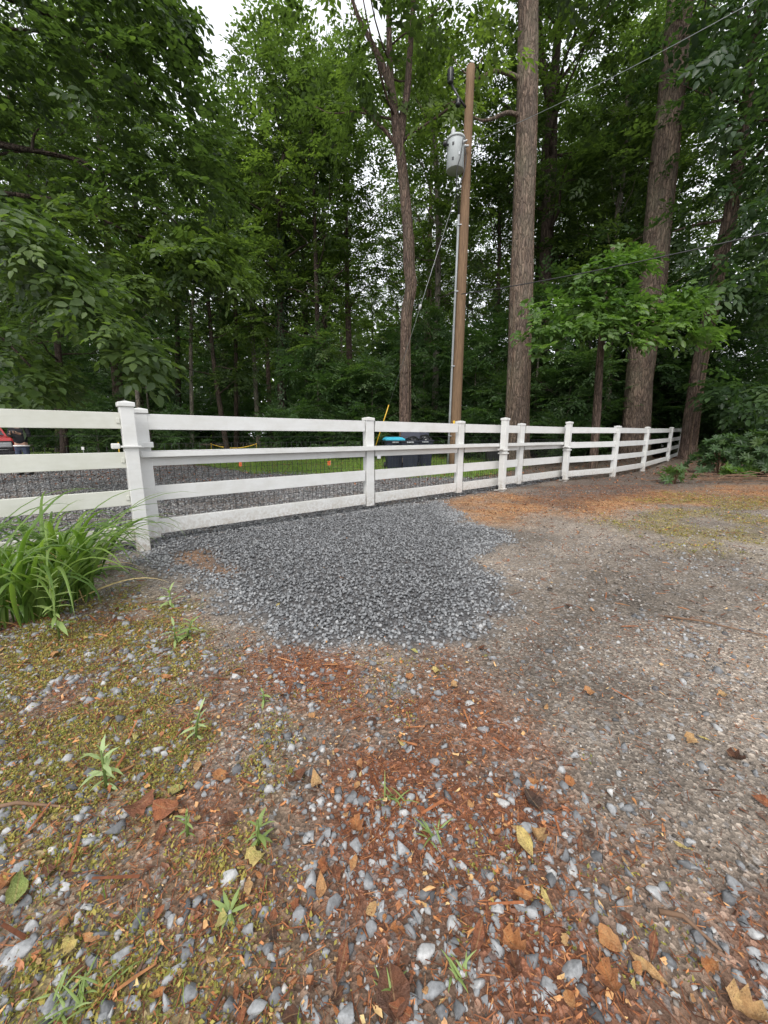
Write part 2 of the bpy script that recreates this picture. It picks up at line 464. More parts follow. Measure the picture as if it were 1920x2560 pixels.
M['chrome'] = plain('bright_trim', (0.6, 0.6, 0.6), 0.2, 0.9)
M['skin'] = plain('skin', (0.42, 0.25, 0.18), 0.55, 0, 0.05)
M['sweater'] = plain('black_sweater', (0.012, 0.012, 0.015), 0.9)
M['jeans'] = plain('blue_jeans', (0.045, 0.06, 0.10), 0.85, 0, 0.2, 20)
M['hair'] = plain('dark_hair', (0.02, 0.014, 0.01), 0.6)
M['siding'] = plain('white_siding', (0.74, 0.74, 0.72), 0.6)
M['shingle'] = plain('grey_shingles', (0.13, 0.13, 0.135), 0.9, 0, 0.25, 9)
M['twig'] = plain('dry_twig', (0.17, 0.10, 0.06), 0.9, 0, 0.3, 15)

# ------------------------------------------------------------------ ground
A0 = G(359, 1374); A0.z = 0                       # near gate post
B0 = G(1253, 1229); B0.z = 0                      # middle gate post
E = (B0 - A0).normalized()                        # along the fence
NB = Vector((-E.y, E.x, 0))                       # away from the camera
patch_px = [(340, 1372), (394, 1337), (560, 1312), (800, 1285), (1000, 1262), (1110, 1252), (1140, 1284), (1157, 1307), (1267, 1325), (1261, 1348),
            (1215, 1377), (1192, 1406), (1226, 1429), (1273, 1475), (1267, 1504), (1226, 1539), (1192, 1585), (1134, 1620), (995, 1631),
            (879, 1620), (740, 1608), (648, 1562), (567, 1516), (509, 1469), (486, 1446), (417, 1435), (347, 1400)]
PATCH = gpoly(patch_px)
HOLE = gpoly([(445, 1385), (510, 1375), (580, 1420), (590, 1440), (520, 1432), (455, 1412)])
fa = A0 - E * 14 + NB * 0.25; fb = B0 + E * 3.0 + NB * 0.25
DRIVE = [tuple(fa[:2]), tuple((A0 + NB * 0.12)[:2]), tuple((B0 + NB * 0.15)[:2]), tuple(fb[:2])] + gpoly([(1560, 1176), (1400, 1188), (1250, 1194), (1000, 1192), (860, 1186), (640, 1180), (520, 1168), (400, 1150), (330, 1137), (80, 1137), (-300, 1140), (-900, 1160)])
LAWN = gpoly([(-300, 1140), (80, 1137), (330, 1137), (400, 1150), (520, 1168), (640, 1184), (860, 1190), (1000, 1196), (1180, 1196), (1330, 1165), (1260, 1135), (1000, 1122), (700, 1114), (300, 1115), (-300, 1118)])
MOSS = gpoly([(-300, 1640), (0, 1560), (200, 1500), (330, 1470), (460, 1520), (540, 1640), (620, 1800), (640, 2100), (760, 2560), (800, 2900), (-900, 2900)])
LITTER = gpoly([(540, 1590), (800, 1645), (1100, 1640), (1230, 1780), (1420, 2010), (1700, 2280), (2100, 2440), (2100, 2900), (700, 2900), (560, 2000)])
ORANGE = gpoly([(1120, 1252), (1250, 1232), (1400, 1244), (1520, 1240), (1700, 1222), (2000, 1210), (2000, 1262), (1700, 1262), (1480, 1290), (1330, 1292), (1240, 1312), (1160, 1300)])
YGRASS = gpoly([(1560, 1262), (1700, 1240), (2000, 1250), (2100, 1370), (1700, 1345), (1530, 1310)])
MULCH = gpoly([(1270, 1238), (1430, 1206), (1620, 1180), (1720, 1190), (1640, 1225), (1420, 1275)])
BRUSH = gpoly([(1640, 1190), (1760, 1150), (2300, 1130), (2300, 1215), (1760, 1200)])

def gz(x, y):
    x = np.asarray(x, float); y = np.asarray(y, float)
    z = 0.035 * (fbm(x * 0.45, y * 0.45, 3) - 0.5) * sstep(0.5, 2.0, y) + 0.012 * (fbm(x * 3, y * 3, 5, 3) - 0.5)
    z = z + 0.22 * np.exp(-(((x - 13.3) ** 2) / 9 + ((y - 17.3) ** 2) / 6))
    return z
def gz1(x, y): return float(gz(np.array([x]), np.array([y]))[0])

def soft(x, y, poly, w=0.25, amp=0.35, fr=1.6, seed=0):
    d = sd_poly(x, y, poly) + amp * (fbm(x * fr, y * fr, seed, 4) - 0.5) * 2
    return 1 - sstep(-w, w, d)
def masks(x, y):
    m = {}
    m['patch'] = soft(x, y, PATCH, 0.14, 0.20, 3.2, 1) * (1 - 0.85 * soft(x, y, HOLE, 0.10, 0.16, 5, 2))
    m['drive'] = soft(x, y, DRIVE, 0.15, 0.15, 1.5, 3)
    m['lawn'] = soft(x, y, LAWN, 0.4, 0.5, 0.7, 4)
    m['moss'] = soft(x, y, MOSS, 0.2, 0.22, 2.2, 5) * sstep(0.31, 0.48, fbm(x * 3.3, y * 3.3, 55, 4))
    m['litter'] = soft(x, y, LITTER, 0.25, 0.3, 2.2, 6) * sstep(0.28, 0.62, fbm(x * 2.9, y * 2.9, 56, 5))
    m['orange'] = soft(x, y, ORANGE, 0.45, 0.6, 1.2, 7) * (0.45 + 0.55 * sstep(0.35, 0.6, fbm(x * 1.7, y * 1.7, 58, 4)))
    m['ygrass'] = soft(x, y, YGRASS, 0.6, 0.8, 0.8, 8) * sstep(0.3, 0.6, fbm(x * 1.5, y * 1.5, 57, 4))
    m['mulch'] = soft(x, y, MULCH, 0.3, 0.5, 1.0, 9)
    m['brush'] = soft(x, y, BRUSH, 0.4, 0.5, 1.0, 10)
    return m

def axis(lo, hi, c0, c1, d, g=1.09):
    a = list(np.arange(c0, c1 + d / 2, d))
    s, p = d, a[-1]
    while p < hi: s *= g; p += s; a.append(p)
    s, p = d, a[0]
    while p > lo: s *= g; p -= s; a.insert(0, p)
    return np.array(a)
gx = axis(-400, 420, -4.2, 5.2, 0.06, 1.06); gy = axis(-120, 620, 0.35, 6.4, 0.055, 1.055)
X, Y = np.meshgrid(gx, gy); X = X.ravel(); Y = Y.ravel()
mk = masks(X, Y)
base = np.array([0.205, 0.170, 0.138])
n1 = fbm(X * 1.1, Y * 1.1, 21, 5)[:, None]; n2 = fbm(X * 7, Y * 7, 22, 4)[:, None]; n3 = fbm(X * 0.5, Y * 0.5, 23, 3)[:, None]
col = base * (0.35 + 1.3 * n1) * (0.65 + 0.7 * n2)
col = col + (np.array([0.32, 0.27, 0.22]) - col) * (sstep(0.55, 0.72, n3) * 0.4)
def lay(c, m, f=1.0):
    global col
    col = col + (np.array(c) * (0.7 + 0.6 * n2) - col) * (m[:, None] * f)
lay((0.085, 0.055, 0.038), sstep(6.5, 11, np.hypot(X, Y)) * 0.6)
lay((0.165, 0.098, 0.058), np.maximum(soft(X, Y, MOSS, 0.3, 0.3, 2, 5), soft(X, Y, LITTER, 0.35, 0.35, 2, 6)) * (0.5 + 0.5 * sstep(0.35, 0.6, fbm(X * 4, Y * 4, 59, 4))), 0.75)
lay((0.20, 0.078, 0.042), mk['litter'], 0.85)
lay((0.19, 0.15, 0.062), mk['moss'], 0.7)
lay((0.38, 0.20, 0.085), mk['orange'], 0.85)
lay((0.20, 0.155, 0.06), mk['ygrass'], 0.75)
lay((0.085, 0.06, 0.048), mk['mulch'], 0.6)
lay((0.10, 0.06, 0.035), mk['brush'], 0.85)
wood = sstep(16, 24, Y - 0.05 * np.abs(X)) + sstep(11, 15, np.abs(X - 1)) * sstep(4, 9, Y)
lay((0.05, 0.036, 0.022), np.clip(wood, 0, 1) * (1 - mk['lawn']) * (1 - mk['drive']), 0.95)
lay((0.135, 0.12, 0.115), mk['drive'], 0.9)
lay((0.07, 0.11, 0.022), mk['lawn'], 0.9)
lay((0.10, 0.098, 0.10), mk['patch'], 0.95)
lay((0.19, 0.105, 0.058), soft(X, Y, HOLE, 0.12, 0.16, 5, 2), 0.8)
col = np.clip(col, 0.01, 0.6)
grit = np.clip(1 - mk['lawn'] - 0.6 * np.clip(wood, 0, 1) - 0.5 * mk['orange'], 0.1, 1)
nx, ny = len(gx), len(gy)
ii, jj = np.meshgrid(np.arange(nx - 1), np.arange(ny - 1))
q = (jj * nx + ii).ravel()
F = np.stack([q, q + 1, q + nx + 1, q + nx], 1)
def groundmat():
    m, nt, b, _ = newmat('packed_earth')
    at = N(nt, 'ShaderNodeAttribute', attribute_name='albedo'); gr = N(nt, 'ShaderNodeAttribute', attribute_name='grit')
    v = coords(nt)
    vo = N(nt, 'ShaderNodeTexVoronoi', Scale=85.0); nt.links.new(v, vo.inputs['Vector'])
    vo2 = N(nt, 'ShaderNodeTexVoronoi', Scale=48.0); nt.links.new(v, vo2.inputs['Vector'])
    sep = nt.nodes.new('ShaderNodeSeparateColor'); nt.links.new(vo.outputs['Color'], sep.inputs[0])
    sep2 = nt.nodes.new('ShaderNodeSeparateColor'); nt.links.new(vo2.outputs['Color'], sep2.inputs[0])
    c = mix(nt, 1.0, at.outputs['Color'], ramp(nt, sep.outputs[0], [(0.0, (0.55, 0.55, 0.55)), (0.6, (1.0, 1.0, 1.0)), (0.86, (1.25, 1.25, 1.25)), (1.0, (2.1, 2.15, 2.2))]), 'MULTIPLY')
    f = N(nt, 'ShaderNodeMath', operation='MULTIPLY'); nt.links.new(gr.outputs['Fac'], f.inputs[0])
    nt.links.new(ramp(nt, sep2.outputs[1], [(0.88, (0, 0, 0)), (0.92, (0.5, 0.5, 0.5))]), f.inputs[1])
    c = mix(nt, f.outputs[0], c, ramp(nt, sep2.outputs[0], [(0, (0.10, 0.10, 0.105)), (1, (0.40, 0.385, 0.37))]))
    c = mix(nt, 1.0, c, ramp(nt, noise(nt, 240, 4, 0.7, v), [(0.3, (0.6, 0.6, 0.6)), (0.7, (1.35, 1.35, 1.35))]), 'MULTIPLY')
    nt.links.new(c, b.inputs['Base Color']); b.inputs['Roughness'].default_value = 0.82; b.inputs['Specular IOR Level'].default_value = 0.25
    h = N(nt, 'ShaderNodeMath', operation='ADD'); nt.links.new(vo.outputs['Distance'], h.inputs[0]); nt.links.new(noise(nt, 60, 5, 0.7, v), h.inputs[1])
    bump(nt, b, h.outputs[0], 0.8, 0.008)
    return m
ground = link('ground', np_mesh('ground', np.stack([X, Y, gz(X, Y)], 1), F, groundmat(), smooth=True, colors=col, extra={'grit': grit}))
tag(ground, kind='structure')

# driveway and lawn sheets: 12 mm above the earth, with uneven edges
def sheet(name, poly, mat, d, lift, key):
    p = np.array(poly); x0, y0 = p.min(0) - 0.3; x1, y1 = p.max(0) + 0.3
    x0, x1, y1 = max(x0, -34), min(x1, 34), min(y1, 52)
    gx = np.arange(x0, x1, d); gy = axis(y0, y1, y0, min(y0 + 4, y1), d, 1.03)
    X, Y = np.meshgrid(gx, gy); sh = X.shape
    m = masks(X.ravel(), Y.ravel())[key].reshape(sh)
    if key == 'drive': m = m
    nx, ny = len(gx), len(gy); ii, jj = np.meshgrid(np.arange(nx - 1), np.arange(ny - 1)); qq = (jj * nx + ii)
    keep = ((m[:-1, :-1] + m[1:, :-1] + m[:-1, 1:] + m[1:, 1:]) / 4 > 0.5).ravel(); qq = qq.ravel()[keep]
    F = np.stack([qq, qq + 1, qq + nx + 1, qq + nx], 1)
    V = np.stack([X.ravel(), Y.ravel(), gz(X.ravel(), Y.ravel()) + lift], 1)
    us = np.unique(F); re = np.zeros(len(V), int); re[us] = np.arange(len(us))
    return tag(link(name, np_mesh(name, V[us], re[F], mat, smooth=True)), kind='structure')
def drivemat():
    m, nt, b, _ = newmat('driveway_gravel')
    v = coords(nt)
    vo = N(nt, 'ShaderNodeTexVoronoi', Scale=24.0); nt.links.new(v, vo.inputs['Vector'])
    sep = nt.nodes.new('ShaderNodeSeparateColor'); nt.links.new(vo.outputs['Color'], sep.inputs[0])
    c = ramp(nt, sep.outputs[0], [(0, (0.045, 0.042, 0.045)), (0.5, (0.13, 0.12, 0.12)), (0.85, (0.24, 0.225, 0.22)), (1, (0.42, 0.40, 0.38))])
    c = mix(nt, ramp(nt, noise(nt, 0.9, 4, 0.6, v), [(0.45, (0, 0, 0)), (0.7, (0.6, 0.6, 0.6))]), c, (0.15, 0.10, 0.065))
    nt.links.new(c, b.inputs['Base Color']); b.inputs['Roughness'].default_value = 0.85
    bump(nt, b, vo.outputs['Distance'], 1.0, 0.03); return m
def lawnmat():
    m, nt, b, _ = newmat('lawn_turf')
    v = coords(nt)
    c = ramp(nt, noise(nt, 1.3, 6, 0.7, v), [(0.3, (0.07, 0.12, 0.02)), (0.6, (0.14, 0.21, 0.035)), (0.75, (0.22, 0.22, 0.06))])
    c = mix(nt, 1.0, c, ramp(nt, noise(nt, 30, 4, 0.7, v), [(0.3, (0.5, 0.5, 0.5)), (0.7, (1.4, 1.4, 1.4))]), 'MULTIPLY')
    nt.links.new(c, b.inputs['Base Color']); b.inputs['Roughness'].default_value = 0.9
    bump(nt, b, noise(nt, 25, 4, 0.7, v), 0.8, 0.05); return m
sheet('driveway', DRIVE, drivemat(), 0.09, 0.010, 'drive')
sheet('lawn', LAWN, lawnmat(), 0.16, 0.016, 'lawn')

# ------------------------------------------------------------------ stones
def stone_template(npt, seed):
    """angular crushed stone: the hull of a few points thrown on a ball"""
    r = np.random.default_rng(seed); P_ = unit(r.normal(size=(npt, 3))) * r.uniform(0.75, 1.1, (npt, 1)) * r.uniform(0.8, 1.3, 3)
    bm = bmesh.new(); vs = [bm.verts.new(p) for p in P_]
    bmesh.ops.convex_hull(bm, input=vs); bmesh.ops.triangulate(bm, faces=bm.faces[:])
    loose = [v for v in bm.verts if not v.link_faces]; bmesh.ops.delete(bm, geom=loose, context='VERTS')
    if npt > 14:
        bmesh.ops.bevel(bm, geom=bm.edges[:], offset=0.07, segments=1, affect='EDGES'); bmesh.ops.triangulate(bm, faces=bm.faces[:])
    bm.verts.index_update(); V = np.array([v.co[:] for v in bm.verts]); F = np.array([[v.index for v in f.verts] for f in bm.faces]); bm.free()
    return V * np.array([0.52, 0.52, 0.40]), F
ST1 = [stone_template(15, 100 + i) for i in range(9)]
ST0 = [stone_template(12, 200 + i) for i in range(9)]
OCT_V = np.array([(1, 0, 0), (0, 1, 0), (-1, 0, 0), (0, -1, 0), (0, 0, 0.8), (0, 0, -0.8)], float) * 0.5
OCT_F = np.array([(0, 1, 4), (1, 2, 4), (2, 3, 4), (3, 0, 4), (1, 0, 5), (2, 1, 5), (3, 2, 5), (0, 3, 5)])
def lay_stones(x, y, size, tone, temps, sink=0.25, lift=0.0, flat=0.35):
    n = len(x); parts = []
    which = rng.integers(0, len(temps), n)
    Mx = rot_zxy(rng.uniform(0, 6.28, n), rng.normal(0, flat, n), rng.normal(0, flat, n))
    sc = size[:, None] * rng.uniform(0.72, 1.28, (n, 3))
    z = gz(x, y) + size * (0.3 - sink) + lift
    pos = np.stack([x, y, z], 1)
    for i, (tv, tf) in enumerate(temps):
        k = which == i
        if k.any(): parts.append(scatter(tv, tf, pos[k], Mx[k], sc[k], tone[k]))
    return parts
def pick(n, x0, x1, y0, y1, dens):
    x = rng.uniform(x0, x1, n); y = rng.uniform(y0, y1, n)
    k = rng.uniform(0, 1, n) < dens(x, y)
    inview = np.abs(x) < 1.12 * y + 0.75
    return x[k & inview], y[k & inview]
def stone_tone(n, lo=0.0, hi=1.0, p=1.0): return lo + (hi - lo) * rng.beta(2.0 * p, 2.2, n)

# fresh gravel in front of the gate
px0, py0 = np.array(PATCH).min(0) - 0.2; px1, py1 = np.array(PATCH).max(0) + 0.2
def dpatch(x, y): return masks(x, y)['patch']
x, y = pick(44000, px0, px1, py0, py1, dpatch)
rim = 1 - sstep(0.0, 0.5, -sd_poly(x, y, PATCH))
near = y < 3.35
size = rng.uniform(0.014, 0.032, len(x))
tn = np.clip(stone_tone(len(x), 0.08, 0.66) + 0.2 * rim * rng.uniform(0, 1.2, len(x)), 0, 1)
parts = lay_stones(x, y, size, tn, ST0, 0.05, rng.uniform(0, 0.016, len(x)) * (1 - rim), 0.6)
V, F, T = join(parts)
tag(link('gravel_patch', np_mesh('gravel_patch', V, F, M['stone'], T)), 'blue grey crushed gravel heaped in front of the white gate', 'gravel', kind='stuff')

# stones lying in the earth near the viewer
def dstone(x, y):
    m = masks(x, y)
    c = sstep(0.40, 0.66, fbm(x * 2.1, y * 2.1, 61, 4))
    left = np.clip(0.35 * m['moss'] + 0.75 * soft(x, y, MOSS, 0.3, 0.3, 2, 5) * c, 0, 1)
    lit = soft(x, y, LITTER, 0.3, 0.3, 2, 6) * (0.25 + 0.75 * c)
    rest = 0.10 + 0.35 * sstep(0.58, 0.75, fbm(x * 1.7, y * 1.7, 64, 4))
    return np.clip(np.maximum(np.maximum(left * 1.2, lit * 1.0), rest * 0.6), 0, 1) * (1 - m['patch']) * (1 - m['drive'])
parts = []
x, y = pick(26000, -3.2, 3.2, 0.38, 2.3, dstone)
s = np.clip(rng.lognormal(math.log(0.0185), 0.44, len(x)), 0.008, 0.048)
near = y < 1.0
parts += lay_stones(x[near], y[near], s[near], stone_tone(near.sum(), 0.02, 0.93), ST1, 0.26)
parts += lay_stones(x[~near], y[~near], s[~near], stone_tone((~near).sum(), 0.02, 0.93), ST0, 0.26)
x, y = pick(16000, -4.5, 5.0, 2.3, 4.6, dstone)
s = np.clip(rng.lognormal(math.log(0.022), 0.35, len(x)), 0.01, 0.042)
parts += lay_stones(x, y, s, stone_tone(len(x), 0.05, 0.95), ST0, 0.26)
V, F, T = join(parts)
tag(link('loose_gravel', np_mesh('loose_gravel', V, F, M['stone'], T)), 'loose grey stones pressed into the earth of the lane', 'gravel', kind='stuff')
# small grit on the packed lane
def dgrit(x, y):
    m = masks(x, y); return np.clip(0.25 + 0.75 * sstep(0.35, 0.7, fbm(x * 1.9, y * 1.9, 71, 4)) - m['patch'] - 0.4 * m['moss'] - 0.5 * m['orange'] - m['drive'], 0, 1)
parts = []
x, y = pick(46000, -3, 3.2, 0.38, 2.4, dgrit)
s = np.clip(rng.lognormal(math.log(0.0062), 0.45, len(x)), 0.003, 0.018)
V1 = lay_stones(x, y, s, stone_tone(len(x), 0, 1), [(OCT_V, OCT_F)], 0.1)
x, y = pick(46000, -5, 9, 2.4, 8.6, dgrit)
s = np.clip(rng.lognormal(math.log(0.012), 0.45, len(x)), 0.005, 0.034)
V2 = lay_stones(x, y, s, stone_tone(len(x), 0, 1), [(OCT_V, OCT_F)], 0.1)
V, F, T = join(V1 + V2)
tag(link('lane_grit', np_mesh('lane_grit', V, F, M['pebble'], T)), 'small brown and grey grit on the packed lane', 'grit', kind='stuff')
# gravel of the driveway behind the gate
def ddrive(x, y):
    return masks(x, y)['drive'] * (1 - 0.5 * sstep(8, 16, y))
x = rng.uniform(-13, 8, 42000); y = rng.uniform(3.0, 15, 42000)
k = (rng.uniform(0, 1, len(x)) < ddrive(x, y)) & (np.abs(x) < 1.1 * y + 0.5); x, y = x[k], y[k]
s = rng.uniform(0.022, 0.055, len(x))
V, F, T = join(lay_stones(x, y, s, stone_tone(len(x), 0, 0.95), [(OCT_V, OCT_F)], 0.05, 0.010))
tag(link('driveway_gravel', np_mesh('driveway_gravel', V, F, M['stone'], T)), 'grey gravel spread over the driveway behind the gate', 'gravel', kind='stuff')

# ------------------------------------------------------------------ litter: bark slivers, needles, fragments
SL_V = np.array([(-0.5, 0, 0), (0.5, 0, 0), (0.42, 0, 0.35), (-0.4, 0.0, 0.3), (-0.5, 1, 0.1), (0.5, 1.0, 0.05)], float)
SLIV_V = np.array([(-0.5, -0.5, 0), (0.5, -0.5, 0.1), (0.35, 0.5, 0.1), (-0.35, 0.5, 0), (0, 0, 0.6)], float)
SLIV_F = np.array([(0, 1, 4), (1, 2, 4), (2, 3, 4), (3, 0, 4)])
def dlit(x, y):
    m = masks(x, y)
    return np.clip(0.10 + 0.95 * m['litter'] + 0.8 * m['orange'] + 0.5 * m['mulch'] + 0.8 * m['brush'] + 0.5 * soft(x, y, MOSS, 0.3, 0.3, 2, 5) - 0.75 * m['patch'] - m['drive'], 0, 1)
def slivers(x, y, L, W, tone, lift=0.002):
    n = len(x)
    Mx = rot_zxy(rng.uniform(0, 6.28, n), rng.normal(0, 0.18, n), rng.normal(0, 0.25, n))
    return scatter(SLIV_V, SLIV_F, np.stack([x, y, gz(x, y) + lift + rng.uniform(0, 0.008, n)], 1), Mx, np.stack([W, L, W], 1), tone)
parts = []
x, y = pick(95000, -3, 3.2, 0.38, 2.4, dlit)
parts.append(slivers(x, y, rng.lognormal(math.log(0.022), 0.5, len(x)), rng.uniform(0.0008, 0.0032, len(x)), rng.beta(2, 2, len(x))))
x, y = pick(60000, -5, 10, 2.4, 9.5, dlit)
parts.append(slivers(x, y, rng.lognormal(math.log(0.04), 0.5, len(x)), rng.uniform(0.003, 0.009, len(x)), rng.beta(2, 2, len(x))))
x, y = pick(700, -3, 3.4, 0.4, 4.5, dlit)                # larger curled bark strips
parts.append(slivers(x, y, rng.uniform(0.05, 0.13, len(x)), rng.uniform(0.006, 0.014, len(x)), rng.beta(2, 2, len(x)), 0.008))
V, F, T = join(parts)
tag(link('bark_litter', np_mesh('bark_litter', V, F, M['litter'], T)), 'red brown bark chips and needles strewn over the earth', 'litter', kind='stuff')

# ------------------------------------------------------------------ leaf shapes
LEAF2_V = np.array([(0, 0, 0), (-0.24, 0.42, 0.05), (0, 1, -0.06), (0.24, 0.42, 0.05)], float)
LEAF2_F = np.array([(0, 2, 1), (0, 3, 2)])
LEAF4_V = np.array([(0, 0, 0), (-0.22, 0.28, 0.05), (-0.2, 0.62, 0.03), (0, 1, -0.10), (0.2, 0.62, 0.03), (0.22, 0.28, 0.05)], float)
LEAF4_F = np.array([(0, 3, 2, 1), (0, 5, 4, 3)])

# moss, chickweed and other tiny yellow-green growth
def dmoss(x, y):
    m = masks(x, y); return np.clip(1.0 * m['moss'] + 0.55 * m['ygrass'] + 0.10 * soft(x, y, LITTER, 0.3, 0.3, 2, 6) * sstep(0.6, 0.7, fbm(x * 2.5, y * 2.5, 91, 3)) - m['patch'], 0, 1)
def sprigs(x, y, r, k, ll, tone):
    n = len(x)
    cx = np.repeat(x, k) + rng.normal(0, 1, n * k) * np.repeat(r, k) * 0.5; cy = np.repeat(y, k) + rng.normal(0, 1, n * k) * np.repeat(r, k) * 0.5
    L = np.repeat(ll, k) * rng.uniform(0.6, 1.3, n * k)
    Mx = rot_zxy(rng.uniform(0, 6.28, n * k), rng.uniform(0.0, 1.2, n * k), rng.normal(0, 0.5, n * k))
    return scatter(LEAF2_V, LEAF2_F, np.stack([cx, cy, gz(cx, cy) + rng.uniform(0, 0.8, n * k) * np.repeat(r, k) * 0.55], 1), Mx, np.stack([L * 1.1, L, L], 1), np.clip(np.repeat(tone, k) + rng.normal(0, 0.12, n * k), 0, 1))
parts = []
x, y = pick(60000, -3.2, 2.0, 0.38, 2.6, dmoss)
parts.append(sprigs(x, y, rng.uniform(0.010, 0.035, len(x)), 6, rng.uniform(0.005, 0.014, len(x)), rng.beta(2, 2, len(x))))
x, y = pick(30000, -5, 10, 2.6, 9, dmoss)
parts.append(sprigs(x, y, rng.uniform(0.02, 0.05, len(x)), 6, rng.uniform(0.012, 0.026, len(x)), rng.beta(2, 2, len(x))))
V, F, T = join(parts)
tag(link('ground_moss', np_mesh('ground_moss', V, F, M['moss'], T)), 'yellow green moss and creeping weeds over the stony earth', 'moss', kind='stuff')
# grass: fine blades among the moss, and the lawn
BL_V = np.array([(-0.5, 0, 0), (0.5, 0, 0), (-0.35, 0.12, 0.55), (0.35, 0.12, 0.55), (0, 0.5, 0.95)], float)
BL_F = np.array([(0, 1, 3), (0, 3, 2), (2, 3, 4)])
def blades(x, y, h, w, tone, z0=0.0):
    n = len(x); Mx = rot_zxy(rng.uniform(0, 6.28, n), rng.normal(0, 0.25, n), rng.normal(0, 0.15, n))
    return scatter(BL_V, BL_F, np.stack([x, y, gz(x, y) + z0], 1), Mx, np.stack([w, h, h], 1), tone)
parts = []
x, y = pick(5200, -3, 2, 0.38, 3.2, lambda x, y: masks(x, y)['moss'] * 0.6)
parts.append(blades(x, y, rng.uniform(0.02, 0.07, len(x)), rng.uniform(0.0015, 0.003, len(x)), rng.beta(2, 2, len(x))))
x = rng.uniform(-22, 6, 60000); y = 9 + 26 * rng.uniform(0, 1, 60000) ** 1.5
k = rng.uniform(0, 1, len(x)) < masks(x, y)['lawn']; x, y = x[k], y[k]
parts.append(blades(x, y, rng.uniform(0.05, 0.16, len(x)) * (1 + 1.0 * (fbm(x, y, 95, 3) > 0.58)), rng.uniform(0.008, 0.016, len(x)), rng.beta(2, 2, len(x)), 0.016))
V, F, T = join(parts)
tag(link('grass', np_mesh('grass', V, F, M['grass'], T)), 'short green grass of the lawn and between the stones', 'grass', kind='stuff')

# ------------------------------------------------------------------ fence and gate
RZ = math.atan2(E.y, E.x)
FR = Matrix.Rotation(RZ, 3, 'Z')
def at(s, d=0.0, z=0.0): return A0 + E * s + NB * d + Vector((0, 0, z))
def s_at(px, d):
    """distance along the fence where the photo column px crosses the line d behind the posts"""
    u = (px - 960) / FPX / (CP + 0.1975 * SP)
    o = A0 + NB * d
    return (u * o.y - o.x) / (E.x - u * E.y)
RAIL_Z = [1.35, 0.96, 0.575, 0.195]
W = 0.122
def post_parts(root, h, mat, x=0.0, y=0.0, w=W):
    MB().box((x, y, h / 2 - 0.10), (w, w, h + 0.20 - 0.05), None, 0.006).build('post', mat, root)
    m = MB(); m.box((x, y, h - 0.028), (w + 0.024, w + 0.024, 0.045), None, 0.006)
    t = w / 2 + 0.006
    m.add([(x - t, y - t, h - 0.0065), (x + t, y - t, h - 0.0065), (x + t, y + t, h - 0.0065), (x - t, y + t, h - 0.0065), (x, y, h + 0.012)], [(0, 1, 4), (1, 2, 4), (2, 3, 4), (3, 0, 4)])
    return m
def gate_post(label, loc, h, group=None, collars=(), foot=True):
    t = thing('gate_post', label, 'gate post', loc, RZ)
    MB().box((0, 0, h / 2 - 0.125), (W, W, h + 0.2), None, 0.006).build('shaft', M['vinyl'], t)
    m = MB(); m.box((0, 0, h - 0.022), (W + 0.026, W + 0.026, 0.045), None, 0.007)
    q = W / 2 + 0.006
    m.add([(-q, -q, h), (q, -q, h), (q, q, h), (-q, q, h), (0, 0, h + 0.018)], [(0, 1, 4), (1, 2, 4), (2, 3, 4), (3, 0, 4)])
    m.build('cap', M['vinyl'], t)
    for z in collars:
        MB().box((0, 0, z), (W + 0.05, W + 0.05, 0.028), None, 0.006).build('collar', M['vinyl'], t)
    return t

# gate post at the latch end
gp1 = gate_post('tall white gate post with a flat latch collar beside the clump of long leaves', A0, 1.53)
m = MB(); m.box((0, 0, 1.095), (W + 0.05, W + 0.05, 0.018), None, 0.004)
m.box((-0.125, 0.02, 1.10), (0.075, 0.05, 0.055), None, 0.01)
m.box((0.15, 0.12, 1.108), (0.15, 0.05, 0.06), None, 0.008); m.box((0.10, 0.085, 1.095), (0.05, 0.10, 0.03))
m.build('latch', M['vinyl'], gp1)
sB = (B0 - A0).length
C0 = at(s_at(1421, 0.0))
sC = s_at(1421, 0.0)
gp2 = gate_post('tall white gate post between two collars halfway along the sliding gate', B0, 1.57, collars=(0.905, 0.835, 0.065))
gp3 = gate_post('tall white gate post where the gate ends and the plain fence begins', C0, 1.56, collars=(0.905, 0.835, 0.065))
for g, pl in ((gp2, 0), (gp3, 0)):
    MB().lathe((-0.115, 0.035, 0.105), [(0.0, -0.045), (0.026, -0.045), (0.028, 0.03), (0.02, 0.045), (0.0, 0.045)], 12).build('guide_roller', M['black'], g)
    MB().box((-0.10, 0.03, 0.045), (0.20, 0.06, 0.014)).build('foot_plate', M['vinyl'], g)
    MB().box((-0.12, 0.0, 0.925), (0.09, 0.10, 0.016)).build('bracket', M['vinyl'], g)

# sliding gate
GD = 0.205
gate = thing('sliding_gate', 'long white four rail sliding gate with black wire mesh and a projecting track', 'gate', at(0, GD), RZ)
edges = [s_at(372, GD)]
ST = [(edges[0] - 0.125, edges[0])]
for a, b in ((907.6, 934.6), (1139.6, 1159.5), (1294, 1311), (1410, 1427)): ST.append((s_at(a, GD), s_at(b, GD)))
TH = 0.062
for a, b in ST:
    w = min(max(b - a, 0.10), 0.15); c = (a + b) / 2
    MB().box((c, 0, 0.755), (w, 0.10, 1.36), None, 0.005).build('stile', M['vinyl'], gate)
    m = MB(); m.box((c, 0, 1.459), (w + 0.022, 0.122, 0.045), None, 0.006)
    q, r_ = w / 2 + 0.005, 0.055
    m.add([(c - q, -r_, 1.4815), (c + q, -r_, 1.4815), (c + q, r_, 1.4815), (c - q, r_, 1.4815), (c, 0, 1.497)], [(0, 1, 4), (1, 2, 4), (2, 3, 4), (3, 0, 4)])
    m.build('stile_cap', M['vinyl'], gate)
